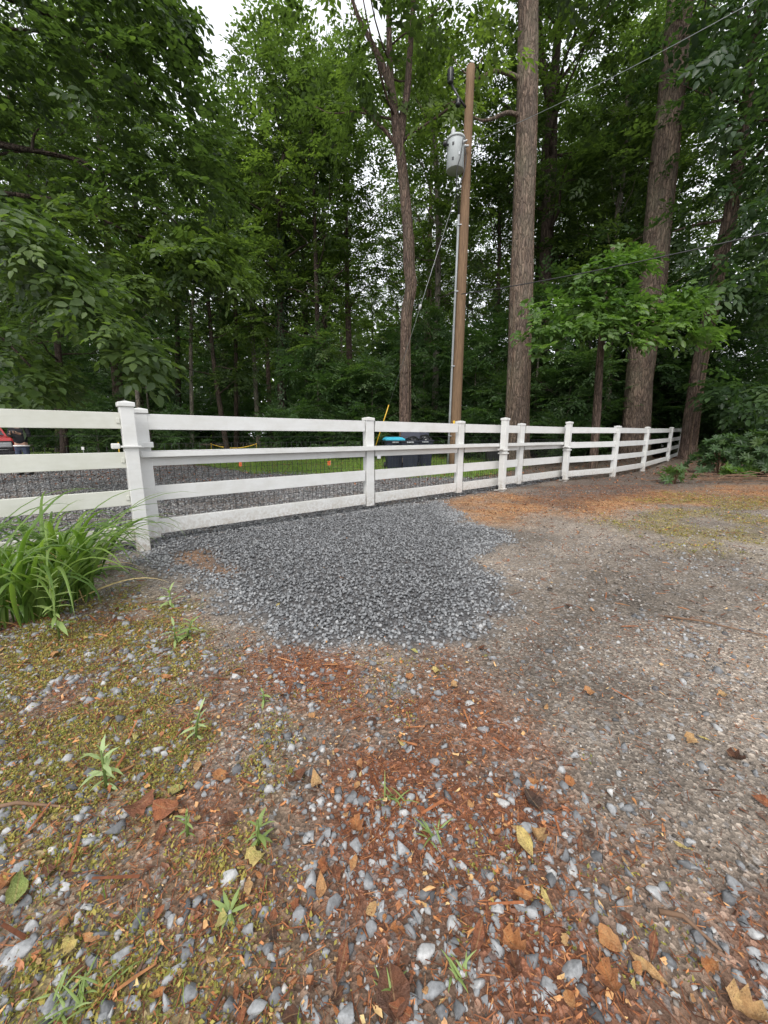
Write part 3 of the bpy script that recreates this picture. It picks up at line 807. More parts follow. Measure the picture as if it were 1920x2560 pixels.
for i in range(len(ST) - 1):
    a, b = ST[i][1] - 0.004, ST[i + 1][0] + 0.004
    for zi, z in enumerate(RAIL_Z):
        MB().box(((a + b) / 2, -0.018, z), (b - a, 0.055, 0.165), None, 0.004).build('rail', M['vinyl'], gate)
a, b = ST[0][0] + 0.02, ST[-1][1]
MB().box(((a + b) / 2, -0.092, 1.005), (b - a, 0.082, 0.058), None, 0.004).build('track', M['vinyl'], gate)
MB().box(((a + b) / 2, -0.088, 1.0385), (b - a, 0.088, 0.007), None, 0.002).build('track_lip', M['vinyl'], gate)
MB().box((s_at(942, GD), -0.054, 0.868), (0.075, 0.003, 0.06)).build('tag', M['white'], gate)
def wire_panel(a, b, z0, z1, root, y, step=0.075, extra=(), w=0.0038):
    m = MB()
    def rod(p, q2, ww):
        p, q2 = Vector(p), Vector(q2); d = (q2 - p); L = d.length
        if abs(d.x) > abs(d.z): m.box((p + q2) / 2, (L, ww, ww))
        else: m.box((p + q2) / 2, (ww, ww, L))
    x = a
    while x < b:
        rod((x + random.uniform(-.002, .002), y, z0), (x + random.uniform(-.002, .002), y, z1), w); x += step
    z = z0
    while z <= z1 + 1e-4: rod((a, y + w, z), (b, y + w, z), w * 0.8); z += 0.1016
    for z in extra: rod((a, y + w, z), (b, y + w, z), w)
    return m.build('wire_mesh', M['wire'], root)
wire_panel(ST[0][1], ST[1][0], 0.1, 1.12, gate, 0.054, extra=(1.19,))
wire_panel(ST[1][1], ST[-1][0], 0.1, 1.12, gate, 0.054, extra=(1.19,))

# fence to the side of the latch post
lf = thing('rail_fence', 'weathered white four rail fence backed with black wire behind the long leaves', 'fence', A0, RZ)
sL = -2.44
for z in RAIL_Z:
    MB().box(((sL) / 2, 0, z), (abs(sL) - W * 0.98, 0.040, 0.158), None, 0.004).build('rail', M['vinyl_old'], lf)
    MB().box((-W / 2 - 0.022, -0.024, z), (0.03, 0.012, 0.05), None, 0.003).build('rail_clip', M['vinyl_old'], lf)
for k in (1,):
    post_parts(lf, 1.50, M['vinyl_old'], sL * k).build('post_cap', M['vinyl_old'], lf)
for z in RAIL_Z:
    MB().box((sL * 1.5, 0, z), (abs(sL) - W * 0.98, 0.040, 0.158), None, 0.004).build('rail', M['vinyl_old'], lf)
post_parts(lf, 1.50, M['vinyl_old'], sL * 2).build('post_cap', M['vinyl_old'], lf)
wire_panel(sL * 2, -W / 2, 0.1, 1.10, lf, 0.032, 0.078, extra=(1.20,))

# fence on the other side: posts found where they stand in the photo, rails between them
far = [(1530.5, 1191.5, 11.5), (1605.7, 1176.8, 13.3), (1667, 1157, 16.4), (1696, 1142.6, 19.6)]
rf = thing('rail_fence', 'clean white four rail fence running from the gate to the leaning tree', 'fence', C0)
pts = [(C0, 1.56)]
for px, py, t in far:
    d = ray(px, py); p = Vector((d.x * t, d.y * t, 0)); p.z = CAM_H + d.z * t; pts.append((p, 1.475))
for i in range(1, len(pts)):
    p = pts[i][0] - C0; d = (pts[i][0] - pts[i - 1][0]); an = math.atan2(d.y, d.x)
    Mr = Matrix.Rotation(an, 3, 'Z')
    MB().box(p + Vector((0, 0, 0.66)), (W, W, 1.53), Mr, 0.006).build('post', M['vinyl'], rf)
    m = MB(); m.box(p + Vector((0, 0, 1.452)), (W + 0.026, W + 0.026, 0.045), Mr, 0.007); m.box(p + Vector((0, 0, 1.48)), (W * 0.6, W * 0.6, 0.012), Mr, 0.004)
    m.build('post_cap', M['vinyl'], rf)
for i in range(len(pts) - 1):
    p, q2 = pts[i][0], pts[i + 1][0]
    d = (q2 - p); an = math.atan2(d.y, d.x); sl = math.atan2(d.z, d.xy.length)
    Mr = Matrix.Rotation(an, 3, 'Z') @ Matrix.Rotation(-sl, 3, 'Y')
    for z in RAIL_Z:
        c = (p + q2) / 2 - C0 + Vector((0, 0, z))
        MB().box(c, (d.length - W * 1.0, 0.045, 0.155), Mr, 0.004).build('rail', M['vinyl'], rf)
        for e, sg in ((q2, -1), (p, 1)):
            if sg == 1 and i == 0: continue
            MB().box(e - C0 + d.normalized() * sg * (W / 2 + 0.03) + Vector((0, 0, z)) + Mr @ Vector((0, -0.03, -0.02)), (0.02, 0.02, 0.02), Mr, 0.004).build('bolt', M['vinyl'], rf)

# ------------------------------------------------------------------ utility pole with its transformer
PY = 14.3
def polept(px, py): return PT(px, py, PY)
pb, ptop = polept(1134, 1172), polept(1177, 166); pb.z = 0
up = thing('utility_pole', 'brown wooden utility pole with a grey conduit behind the gate', 'utility pole', pb)
dP = ptop - pb
def on_pole(z): return pb + dP * (z / dP.z)
m = MB(); nseg = 24
m.tube([dP * (i / nseg) - Vector((0, 0, 0.4 if i == 0 else 0)) for i in range(nseg + 1)], [0.195 - 0.065 * i / nseg for i in range(nseg + 1)], 18, twist=lambda i, k: 1 + 0.03 * math.sin(k * 2.1 + i * 0.3))
m.add([(0.12 * math.cos(a * 0.7) + dP.x, 0.12 * math.sin(a * 0.7) + dP.y, dP.z + 0.02) for a in range(9)], [tuple(range(9))])
m.build('pole_shaft', M['pole'], up)
m = MB(); zc = 8.3
m.tube([dP * (z / dP.z) + Vector((-0.235 + 0.055 * z / 12, -0.06, 0)) for z in (-0.3, 2, 4, 6, zc)], 0.038, 10); m.build('conduit', M['pvc'], up)
for z in (1.2, 3.6, 6.0, 8.0):
    MB().box(dP * (z / dP.z) + Vector((-0.19 + 0.055 * z / 12, -0.07, 0)), (0.16, 0.09, 0.035), None, 0.008).build('conduit_strap', M['steel'], up)
MB().box(dP * (1.62 / dP.z) + Vector((-0.09, -0.185, 0)), (0.07, 0.012, 0.24), None, 0.003).build('marker', M['yellow'], up)
m = MB(); q = dP * (11.35 / dP.z)
m.tube([q + Vector((-0.08, -0.05, -0.1)), q + Vector((-0.32, -0.08, 0.12)), q + Vector((-0.62, -0.1, 0.55))], 0.035, 8); m.build('pin_bracket', M['black'], up)
m = MB(); m.lathe(q + Vector((-0.62, -0.1, 0.5)), [(0.0, 0), (0.05, 0.0), (0.10, 0.05), (0.055, 0.09), (0.11, 0.14), (0.06, 0.18), (0.12, 0.24), (0.07, 0.28), (0.11, 0.34), (0.06, 0.42), (0, 0.44)], 14); m.build('insulator', M['black'], up)
m = MB(); m.lathe(q + Vector((-0.36, -0.1, -0.08)), [(0, 0), (0.06, 0), (0.09, 0.06), (0.05, 0.1), (0.09, 0.16), (0.05, 0.2), (0.0, 0.24)], 12); m.build('cutout', M['black'], up)

zt = 9.46
tc = on_pole(zt + 0.45) + Vector((-0.40, -0.20, 0)); tc.z = zt
tf = thing('transformer', 'grey cylindrical transformer can bolted high on the utility pole', 'transformer', tc)
MB().lathe((0, 0, 0), [(0, 0.0), (0.262, 0.0), (0.275, 0.012), (0.275, 0.82), (0.275, 0.83)], 32).build('tank', M['tank'], tf)
MB().lathe((0, 0, 0.805), [(0.276, 0), (0.296, 0.0), (0.296, 0.05), (0.285, 0.075), (0.16, 0.115), (0, 0.125)], 32).build('lid', M['tank'], tf)
MB().lathe((-0.10, -0.06, 0.91), [(0, 0), (0.06, 0), (0.075, 0.03), (0.05, 0.06), (0.078, 0.09), (0.05, 0.12), (0.075, 0.15), (0.045, 0.2), (0.03, 0.24), (0, 0.25)], 16).build('bushing', M['porcelain'], tf)
Mx = Matrix.Rotation(R(-90), 3, 'X') ; 
for (x, y, an) in ((0.21, -0.20, -45), (0.28, -0.04, -10), (0.30, 0.1, 15)):
    Mt = Matrix.Rotation(R(an), 3, 'Z') @ Matrix.Rotation(R(90), 3, 'Y')
    MB().lathe((x * 0.9, y * 0.9, 0.66), [(0, 0), (0.04, 0), (0.042, 0.05), (0.03, 0.07), (0.03, 0.12), (0.018, 0.16), (0, 0.16)], 10, Mt).build('terminal', M['porcelain'], tf)
Mt = Matrix.Rotation(R(205), 3, 'Z') @ Matrix.Rotation(R(90), 3, 'Y')
MB().lathe((-0.25, -0.11, 0.64), [(0, 0), (0.03, 0), (0.03, 0.06), (0.075, 0.08), (0.085, 0.13), (0.06, 0.18), (0, 0.19)], 12, Mt).build('arrester', M['black'], tf)
for z in (0.60, 0.20):
    MB().box((-0.12, -0.25, z), (0.06, 0.012, 0.085), Matrix.Rotation(R(-25), 3, 'Z'), 0.002).build('number_plate', M['black'], tf)
for z in (0.62, 0.2):
    MB().box((0.28, 0.14, z), (0.22, 0.09, 0.07), Matrix.Rotation(R(25), 3, 'Z'), 0.01).build('mounting_lug', M['steel'], tf)
MB().box((0.07, -0.272, 0.33), (0.035, 0.02, 0.09), None, 0.004).build('ground_lug', M['steel'], tf)

def wire(name, label, cat, pts, r, mat, n=6): 
    p0 = Vector(pts[0]); m = MB(); m.tube([Vector(p) - p0 for p in pts], r, n)
    o = m.build(name, mat); o.location = p0; return tag(o, label, cat)
def catenary(a, b, sag, n=24):
    return [a.lerp(b, i / n) - Vector((0, 0, sag * 4 * (i / n) * (1 - i / n))) for i in range(n + 1)]
# drop leads from the can into the conduit
t0 = tc + Vector((0.10, -0.30, 0.55)); cz = on_pole(zc) + Vector((-0.20, -0.06, 0.0))
def smooth_path(ps, n=8):
    ps = [Vector(p) for p in ps]; out = []
    for i in range(len(ps) - 1):
        a, b, c, d = ps[max(i - 1, 0)], ps[i], ps[i + 1], ps[min(i + 2, len(ps) - 1)]
        for k in range(n):
            t = k / n
            out.append(0.5 * ((2 * b) + (c - a) * t + (2 * a - 5 * b + 4 * c - d) * t * t + (3 * b - a - 3 * c + d) * t ** 3))
    return out + [ps[-1]]
wire('service_lead', 'black lead looping in front of the transformer can into the conduit', 'cable', smooth_path([tc + Vector((0.17, -0.29, 0.70)), t0 + Vector((0.0, -0.04, -0.35)), tc + Vector((0.02, -0.3, -0.10)), tc + Vector((0.03, -0.22, -0.55)), cz]), 0.014, M['cable'])
wire('service_lead', 'black lead hanging close to the pole below the transformer can', 'cable', smooth_path([tc + Vector((0.27, -0.12, 0.60)), tc + Vector((0.30, -0.2, 0.2)), tc + Vector((0.24, -0.25, -0.2)), tc + Vector((0.12, -0.2, -0.6)), cz + Vector((0.02, 0, 0.0))]), 0.014, M['cable'])
# overhead line and service cable
wire('power_line', 'thin pale overhead line climbing from the transformer across both big trunks', 'power line', catenary(on_pole(10.25) + Vector((0.12, -0.18, 0)), PT(1990, -55, 8.2), 0.12), 0.006, M['steel'])
wire('service_cable', 'black service cable strung from the pole in front of the big trunks', 'cable', catenary(polept(1150, 742) + Vector((0, -0.25, 0)), PT(2010, 560, 9.3), 0.10), 0.015, M['cable'])
# guy wire
ga, gb = on_pole(9.4) + Vector((-0.15, -0.05, 0)), G(925, 1160); gb.z = 0
guy = thing('guy_wire', 'slanting steel guy wire with a yellow guard beside the utility pole', 'guy wire', gb)
m = MB(); m.tube([Vector((0, 0, -0.05)), ga - gb], 0.0065, 6); m.build('strand', M['steel'], guy)
m = MB(); d = (ga - gb); m.tube([d * 0.03, d * 0.26], 0.022, 8); m.build('guard', M['yellow'], guy)
m = MB(); m.tube([d * 0.62 - d.normalized() * 0.10, d * 0.62 - d.normalized() * 0.05, d * 0.62 + d.normalized() * 0.05, d * 0.62 + d.normalized() * 0.10], [0.015, 0.05, 0.05, 0.015], 8); m.build('strain_insulator', M['porcelain'], guy)

# ------------------------------------------------------------------ bins behind the gate
def bin_(label, loc, rz, lid='teal', open_lid=False, sc=1.0, group=None):
    t = thing('wheeled_bin', label, 'bin', loc, rz, group); t.scale = (sc, sc, sc)
    m = MB()
    rings = [(0.24, 0.27, 0.06), (0.27, 0.31, 0.55), (0.295, 0.345, 0.98), (0.325, 0.375, 0.985), (0.325, 0.375, 1.03)]
    vs, fs = [], []
    for a, b, z in rings: vs += [(-a, -b, z), (a, -b, z), (a, b, z), (-a, b, z)]
    for i in range(len(rings) - 1):
        for k in range(4): fs.append((i * 4 + k, i * 4 + (k + 1) % 4, i * 4 + 4 + (k + 1) % 4, i * 4 + 4 + k))
    fs.append((3, 2, 1, 0)); m.add(vs, fs)
    for x in (-0.13, 0.13): m.box((x, -0.31, 0.5), (0.03, 0.02, 0.7), Matrix.Rotation(R(4), 3, 'X'))
    m.build('body', M['bin'], t)
    if not open_lid:
        m = MB(); a, b = 0.345, 0.40
        vs = [(-a, -b, 1.034), (a, -b, 1.034), (a, b, 1.034), (-a, b, 1.034), (-a, -b, 1.075), (a, -b, 1.075), (a, b, 1.085), (-a, b, 1.085), (-a * .75, -b * .62, 1.135), (a * .75, -b * .62, 1.135), (a * .75, b * .8, 1.15), (-a * .75, b * .8, 1.15)]
        fs = [(3, 2, 1, 0), (8, 9, 10, 11)]
        for i in (0, 4):
            for k in range(4): fs.append((i + k, i + (k + 1) % 4, i + 4 + (k + 1) % 4, i + 4 + k))
        m.add(vs, fs); m.build('lid', M[lid], t)
    else:
        m = MB(); m.box((0, 0.52, 1.10), (0.68, 0.72, 0.035), Matrix.Rotation(R(62), 3, 'X'), 0.01); m.build('lid', M[lid], t)
    MB().box((0, -0.392, 0.965), (0.24, 0.02, 0.045), None, 0.005).build('grip', M['steel'], t)
    m = MB(); m.tube([(-0.24, 0.44, 1.0), (0.24, 0.44, 1.0)], 0.018, 8); m.box((-0.24, 0.40, 0.99), (0.03, 0.1, 0.03)); m.box((0.24, 0.40, 0.99), (0.03, 0.1, 0.03)); m.build('handle', M['bin'], t)
    for x in (-0.29, 0.29):
        MB().lathe((x, 0.24, 0.125), [(0, -0.03), (0.11, -0.03), (0.125, -0.015), (0.125, 0.015), (0.11, 0.03), (0, 0.03)], 16, Matrix.Rotation(R(90), 3, 'Y')).build('wheel', M['black'], t)
    return t
def binloc(px, Y):
    p = PT(px, 1100, Y); return Vector((p.x, Y, gz1(p.x, Y) + 0.016))
bin_('navy wheeled bin with a closed bright teal lid', binloc(984, 14.0), R(8), 'teal')
bin_('navy wheeled bin with its lid thrown open beside the teal lidded bin', binloc(1026, 13.7), R(-4), 'bin', True)
bin_('navy wheeled bin with an open lid standing nearest the utility pole', binloc(1058, 14.3), R(6), 'bin', True)
def lump(name, label, cat, loc, size, mat, seed=0, sub=3, squash=0.8):
    bm = bmesh.new(); bmesh.ops.create_icosphere(bm, subdivisions=sub, radius=1)
    r = random.Random(seed)
    from mathutils import noise as mn
    for v in bm.verts:
        n = mn.noise(v.co * 1.6 + Vector((seed, 0, 0))) * 0.25 + mn.noise(v.co * 4 + Vector((0, seed, 0))) * 0.10
        v.co = Vector((v.co.x * size[0], v.co.y * size[1], v.co.z * size[2])) * (1 + n)
    me = bpy.data.meshes.new(name); bm.to_mesh(me); bm.free(); me.materials.append(mat)
    return tag(link(name, me, None, loc), label, cat)
lump('rubbish_bag', 'shiny black rubbish bag bulging from the bin beside the teal lid', 'rubbish bag', binloc(1030, 13.72) + Vector((0, 0, 1.0)), (0.27, 0.3, 0.17), M['bag'], 3)
lump('rubbish_bag', 'shiny black rubbish bag bulging from the bin nearest the pole', 'rubbish bag', binloc(1062, 14.3) + Vector((0, 0, 1.0)), (0.27, 0.3, 0.22), M['bag'], 8)
crate = thing('storage_tote', 'low black lidded tote on the grass between pole and big trunk', 'tote', binloc(1240, 17.2), R(-8))
m = MB(); vs = []
for a, b, z in ((0.36, 0.26, 0.0), (0.42, 0.31, 0.55)): vs += [(-a, -b, z), (a, -b, z), (a, b, z), (-a, b, z)]
m.add(vs, [(0, 1, 5, 4), (1, 2, 6, 5), (2, 3, 7, 6), (3, 0, 4, 7), (3, 2, 1, 0)])
for x in (-0.2, 0, 0.2): m.box((x, -0.295, 0.28), (0.05, 0.03, 0.44))
m.build('body', M['black'], crate); MB().box((0, 0, 0.575), (0.9, 0.68, 0.05), None, 0.015).build('lid', M['black'], crate)

# survey flags, rope on stakes, small sign
for px, py, lab in ((605, 1178, 'small orange marker flag on the drive edge behind the long gate panel'), (826, 1174, 'small orange marker flag in the lawn next to the second gate stile')):
    p = G(px, py); f = thing('marker_flag', lab, 'flag', (p.x, p.y, gz1(p.x, p.y)))
    m = MB(); m.tube([(0, 0, -0.05), (0.02, 0, 0.34)], 0.004, 5); m.build('wire_staff', M['steel'], f)
    m = MB(); m.add([(0.02, 0, 0.17), (-0.09, -0.02, 0.16), (-0.10, 0.02, 0.30), (0.02, 0, 0.335), (0.022, 0.004, 0.17), (-0.088, -0.016, 0.16), (-0.098, 0.024, 0.30), (0.022, 0.004, 0.335)], [(0, 1, 2, 3), (7, 6, 5, 4), (0, 4, 5, 1), (2, 6, 7, 3), (1, 5, 6, 2)]); m.build('flag_cloth', M['orange'], f)
ra, rb = PT(527, 1110, 27), PT(640, 1110, 27)
rope = thing('rope_barrier', 'yellow rope sagging between two short stakes on the lawn', 'rope', (ra.x, ra.y, 0))
for x in (0, rb.x - ra.x):
    m = MB(); m.tube([(x, 0, -0.1), (x + 0.02, 0, ra.z + 0.06)], 0.022, 6); m.build('stake', M['yellow'], rope)
m = MB(); m.tube([p - Vector((ra.x, ra.y, 0)) for p in catenary(ra, rb, 0.28, 16)], 0.028, 6); m.build('cord', M['yellow'], rope)
p = PT(295, 1112, 16)
st = thing('marker_stake', 'yellow topped marker stake beside the latch post', 'stake', (p.x, p.y, 0))
m = MB(); m.tube([(0, 0, -0.1), (0.02, 0, p.z + 0.1)], 0.022, 6); m.build('stake', M['yellow'], st)
m = MB(); m.add([(0.02, -0.01, p.z - 0.05), (-0.17, -0.03, p.z - 0.18), (-0.20, 0.02, p.z - 0.08), (0.02, 0.01, p.z + 0.06)], [(0, 1, 2, 3)]); m.build('ribbon', M['orange'], st)
p = PT(207, 1121, 17)
sg = thing('yard_sign', 'tiny white sign on a stick at the edge of the dark lawn', 'sign', (p.x, p.y, 0))
MB().box((0, 0, p.z), (0.12, 0.012, 0.13), None, 0.003).build('sign_board', M['white'], sg); m = MB(); m.tube([(0, 0.014, -0.1), (0, 0.014, p.z)], 0.008, 6); m.build('stick', M['steel'], sg)

# ------------------------------------------------------------------ trees: sprays of leaves on limbs
def spray_template(n, lv, lf, seed, leaf=0.24, flat=0.12, droop=0.18, twigs=2):
    r = np.random.default_rng(seed); P_, D_, S_ = [], [], []
    def axis_(o, d, L, n, s):
        side = np.cross(d, [0, 0, 1]); side = side / (np.linalg.norm(side) + 1e-9)
        for i in range(n):
            t = (i + 0.6) / n; sg = 1 if i % 2 else -1
            p = o + d * L * t + np.array([0, 0, -droop * L * t * t])
            a = r.uniform(0.6, 1.05); dd = d * math.cos(a) + side * sg * math.sin(a) + np.array([0, 0, r.normal(-0.12, flat)])
            P_.append(p); D_.append(dd); S_.append(s * r.uniform(0.75, 1.2) * (0.75 + 0.5 * math.sin(math.pi * min(1, t + .15))))
        P_.append(o + d * L * 1.0 + np.array([0, 0, -droop * L])); D_.append(d + np.array([0, 0, -0.3])); S_.append(s)
    m = n // (1 + twigs)
    axis_(np.zeros(3), np.array([0, 1.0, 0]), 1.0, n - m * twigs, leaf)
    for k in range(twigs):
        sg = 1 if k % 2 else -1; t = 0.18 + 0.24 * k
        d = unit(np.array([sg * 0.8, 0.75, r.normal(0, 0.08)]))
        axis_(np.array([0, t, -droop * t * t]), d, 0.55, m, leaf * 0.92)
    P_, D_, S_ = np.array(P_), np.array(D_), np.array(S_)
    up = np.array([0, 0, 1.0]) + r.normal(0, 0.28, (len(P_), 3))
    V, F, _ = scatter(lv, lf, P_, frames(D_, up), S_)
    return V, F
SPR2 = [spray_template(22, LEAF2_V, LEAF2_F, 300 + i) for i in range(4)]
SPR4 = [spray_template(17, LEAF4_V * np.array([1.2, 1, 1]), LEAF4_F, 320 + i, 0.25, 0.14, 0.16) for i in range(4)]
WHORL = [spray_template(9, LEAF4_V * np.array([1.15, 1, 1]), LEAF4_F, 340 + i, 0.46, 0.15, 0.3, 1) for i in range(4)]

def sprays(pos, dr, L, tone, temps, upj=0.25):
    pos = np.asarray(pos); n = len(pos); up = np.array([0, 0, 1.0]) + rng.normal(0, upj, (n, 3))
    Mx = frames(dr, up); which = rng.integers(0, len(temps), n); parts = []
    for i, (tv, tf) in enumerate(temps):
        k = which == i
        if not k.any(): continue
        V, F, T = scatter(tv, tf, pos[k], Mx[k], L[k], tone[k])
        lv = 4 if temps is SPR2 else 6
        T = np.clip(T + np.repeat(rng.normal(0, 0.10, len(T) // lv + 1), lv)[:len(T)], 0, 1)
        parts.append((V, F, T))
    return parts
def limb_paths(seed, z0, z1, H, rmax, n, up=(0.25, 0.9), trunk=None, shape=1.0):
    r = np.random.default_rng(seed); out = []
    for i in range(n):
        f = (i + r.uniform(0, 1)) / n; z = z0 + (z1 - z0) * f
        az = i * 2.4 + r.uniform(-0.6, 0.6)
        L = rmax * (0.35 + 0.75 * math.sin(math.pi * min(1, 0.22 + 0.78 * f)) ** shape) * r.uniform(0.7, 1.2)
        el = up[0] + (up[1] - up[0]) * f + r.normal(0, 0.12)
        d = np.array([math.cos(az) * math.cos(el), math.sin(az) * math.cos(el), math.sin(el)])
        p0 = np.array([0, 0, z]) if trunk is None else trunk(z)
        ps = []; p = p0.copy(); dd = d.copy()
        for k in range(7):
            ps.append(p.copy()); dd = unit(dd + r.normal(0, 0.16, 3) + np.array([0, 0, 0.03])); p = p + dd * L / 6
        out.append(np.array(ps))
    return out
def crown_from_limbs(limbs, per, L, spread, temps, seed, start=0.3, droop=-0.15, tone0=0.5):
    r = np.random.default_rng(seed); pos, dr, tn = [], [], []
    for lp in limbs:
        t = r.uniform(start, 1.0, per) ** 0.8 * (len(lp) - 1.001); i = t.astype(int); f = (t - i)[:, None]
        p = lp[i] * (1 - f) + lp[i + 1] * f
        ax = unit(lp[-1] - lp[0])
        off = r.normal(0, 1, (per, 3)) * np.array([1, 1, 0.55]) * spread * (0.5 + 0.6 * t / len(lp))[:, None]
        pos.append(p + off); dr.append(unit(ax * 0.6 + unit(off) * 0.8 + r.normal(0, 0.3, (per, 3)) + np.array([0, 0, droop])))
        tn.append(np.full(per, tone0 + r.normal(0, 0.13)))
    pos, dr, tn = np.concatenate(pos), np.concatenate(dr), np.concatenate(tn)
    n = len(pos)
    return join(sprays(pos, dr, L * r.uniform(0.7, 1.25, n), np.clip(tn + r.normal(0, 0.08, n), 0, 1), temps))
def trunk_mesh(name, path, rad, mat, limbs=(), n=12, lr=0.35, flare=1.5, ridg=0.05, seed=0):
    """tapered trunk with a root flare and its limbs; bark ridges are real relief"""
    path = [Vector(p) for p in path]; r = random.Random(seed)
    P_, Q_ = [], []
    sp = smooth_path(path, 5); tt = np.linspace(0, len(rad) - 1, len(sp)); rr = np.interp(tt, range(len(rad)), rad)
    h0 = sp[0].z
    m = MB(); ph = [r.uniform(0, 6.28) for _ in range(n)]
    def tw(i, k):
        return 1 + ridg * math.sin(k * 2 * math.pi / n * (n // 3) + 0.35 * math.sin(i * 0.5 + ph[k])) + ridg * 0.8 * math.sin(ph[k] + i * 0.6)
    rr = [rr[i] * (1 + (flare - 1) * math.exp(-max(0, sp[i].z - h0) / 0.5)) for i in range(len(sp))]
    m.tube(sp, rr, n, twist=tw)
    for lp in limbs:
        k = min(range(len(sp)), key=lambda i: (sp[i] - Vector(lp[0])).length)
        r0 = max(0.012, rr[k] * lr)
        m.tube([Vector(p) for p in lp], [r0 * (1 - 0.13 * j) for j in range(len(lp))], 6)
        for q in range(2, len(lp) - 1, 2):                       # side twigs
            b = Vector(lp[q]); dd = Vector((r.uniform(-1, 1), r.uniform(-1, 1), r.uniform(0, 0.8))) * 0.9
            m.tube([b, b + dd * 0.5 + Vector((0, 0, 0.05)), b + dd], [r0 * 0.4, r0 * 0.25, r0 * 0.1], 5)
    return m.mesh(name, mat)
def mesh_crown(name, VFT, mat): return np_mesh(name, VFT[0], VFT[1], mat, VFT[2])

# shared kinds of woodland tree
TALL = []
for i, (H, r0, z0, rm, nl, per) in enumerate(((25, 0.30, 9, 4.6, 24, 22), (28, 0.36, 11, 5.2, 24, 23), (22, 0.22, 7, 3.8, 22, 22), (26, 0.27, 5.5, 4.4, 28, 22))):
    rr = np.random.default_rng(500 + i); bx, by = rr.normal(0, 0.35, 2)
    tr = lambda z, H=H, bx=bx, by=by: np.array([bx * math.sin(z / H * 3.0), by * math.sin(z / H * 3.6), z])
    lb = limb_paths(520 + i, z0, H - 1, H, rm, nl, trunk=tr)
    tm = trunk_mesh('trunk', [tr(z) for z in np.linspace(-0.4, H, 9)], list(np.linspace(r0, 0.04, 9)), M[['bark_dark', 'bark_red', 'bark_pale', 'bark_dark'][i]], lb, 9, 0.34, 1.35, 0.04, i)
    cm = mesh_crown('crown', crown_from_limbs(lb, per, 1.15, 0.85, SPR2, 540 + i), M['canopy'])
    TALL.append((tm, cm))
UND = []
for i, (H, rm, nl, per) in enumerate(((7.5, 2.6, 22, 22), (5.5, 2.4, 20, 22), (9.5, 2.8, 26, 22))):
    rr = np.random.default_rng(600 + i); bx, by = rr.normal(0, 0.3, 2)
    tr = lambda z, H=H, bx=bx, by=by: np.array([bx * math.sin(z / H * 2.5), by * math.sin(z / H * 3.1), z])
    lb = limb_paths(620 + i, 0.14 * H, H * 0.97, H, rm, nl, up=(-0.05, 0.55), trunk=tr, shape=0.7)
    tm = trunk_mesh('trunk', [tr(z) for z in np.linspace(-0.3, H, 7)], list(np.linspace(0.085, 0.015, 7)), M['bark_pale'], lb, 7, 0.4, 1.2, 0.03, i)
    cm = mesh_crown('crown', crown_from_limbs(lb, per, 0.85, 0.42, SPR2, 640 + i, 0.15, -0.12), M['under'])
    UND.append((tm, cm))
SHR = []
for i, (H, rm, nl, per) in enumerate(((2.6, 1.5, 16, 26), (1.7, 1.3, 14, 26))):
    lb = limb_paths(660 + i, 0.1, H * 0.8, H, rm, nl, up=(0.2, 0.9), shape=0.6)
    tm = trunk_mesh('stem', [(0, 0, -0.2), (0.05, 0, H * 0.4), (0, 0.05, H * 0.85)], [0.04, 0.03, 0.01], M['bark_dark'], lb, 6, 0.6, 1.1, 0.02, i)
    cm = mesh_crown('foliage', crown_from_limbs(lb, per, 0.55, 0.28, SPR2, 680 + i, 0.2, -0.05), M['under'])
    SHR.append((tm, cm))
def plant(kind, name, label, cat, x, y, sc, group=None, part=('trunk', 'crown'), mats=None):
    t = thing(name, label, cat, (x, y, gz1(x, y)), rng.uniform(0, 6.28), group)
    s = sc if hasattr(sc, '__len__') else (sc, sc, sc); t.scale = s
    link(part[0], kind[0], t); link(part[1], kind[1], t); return t

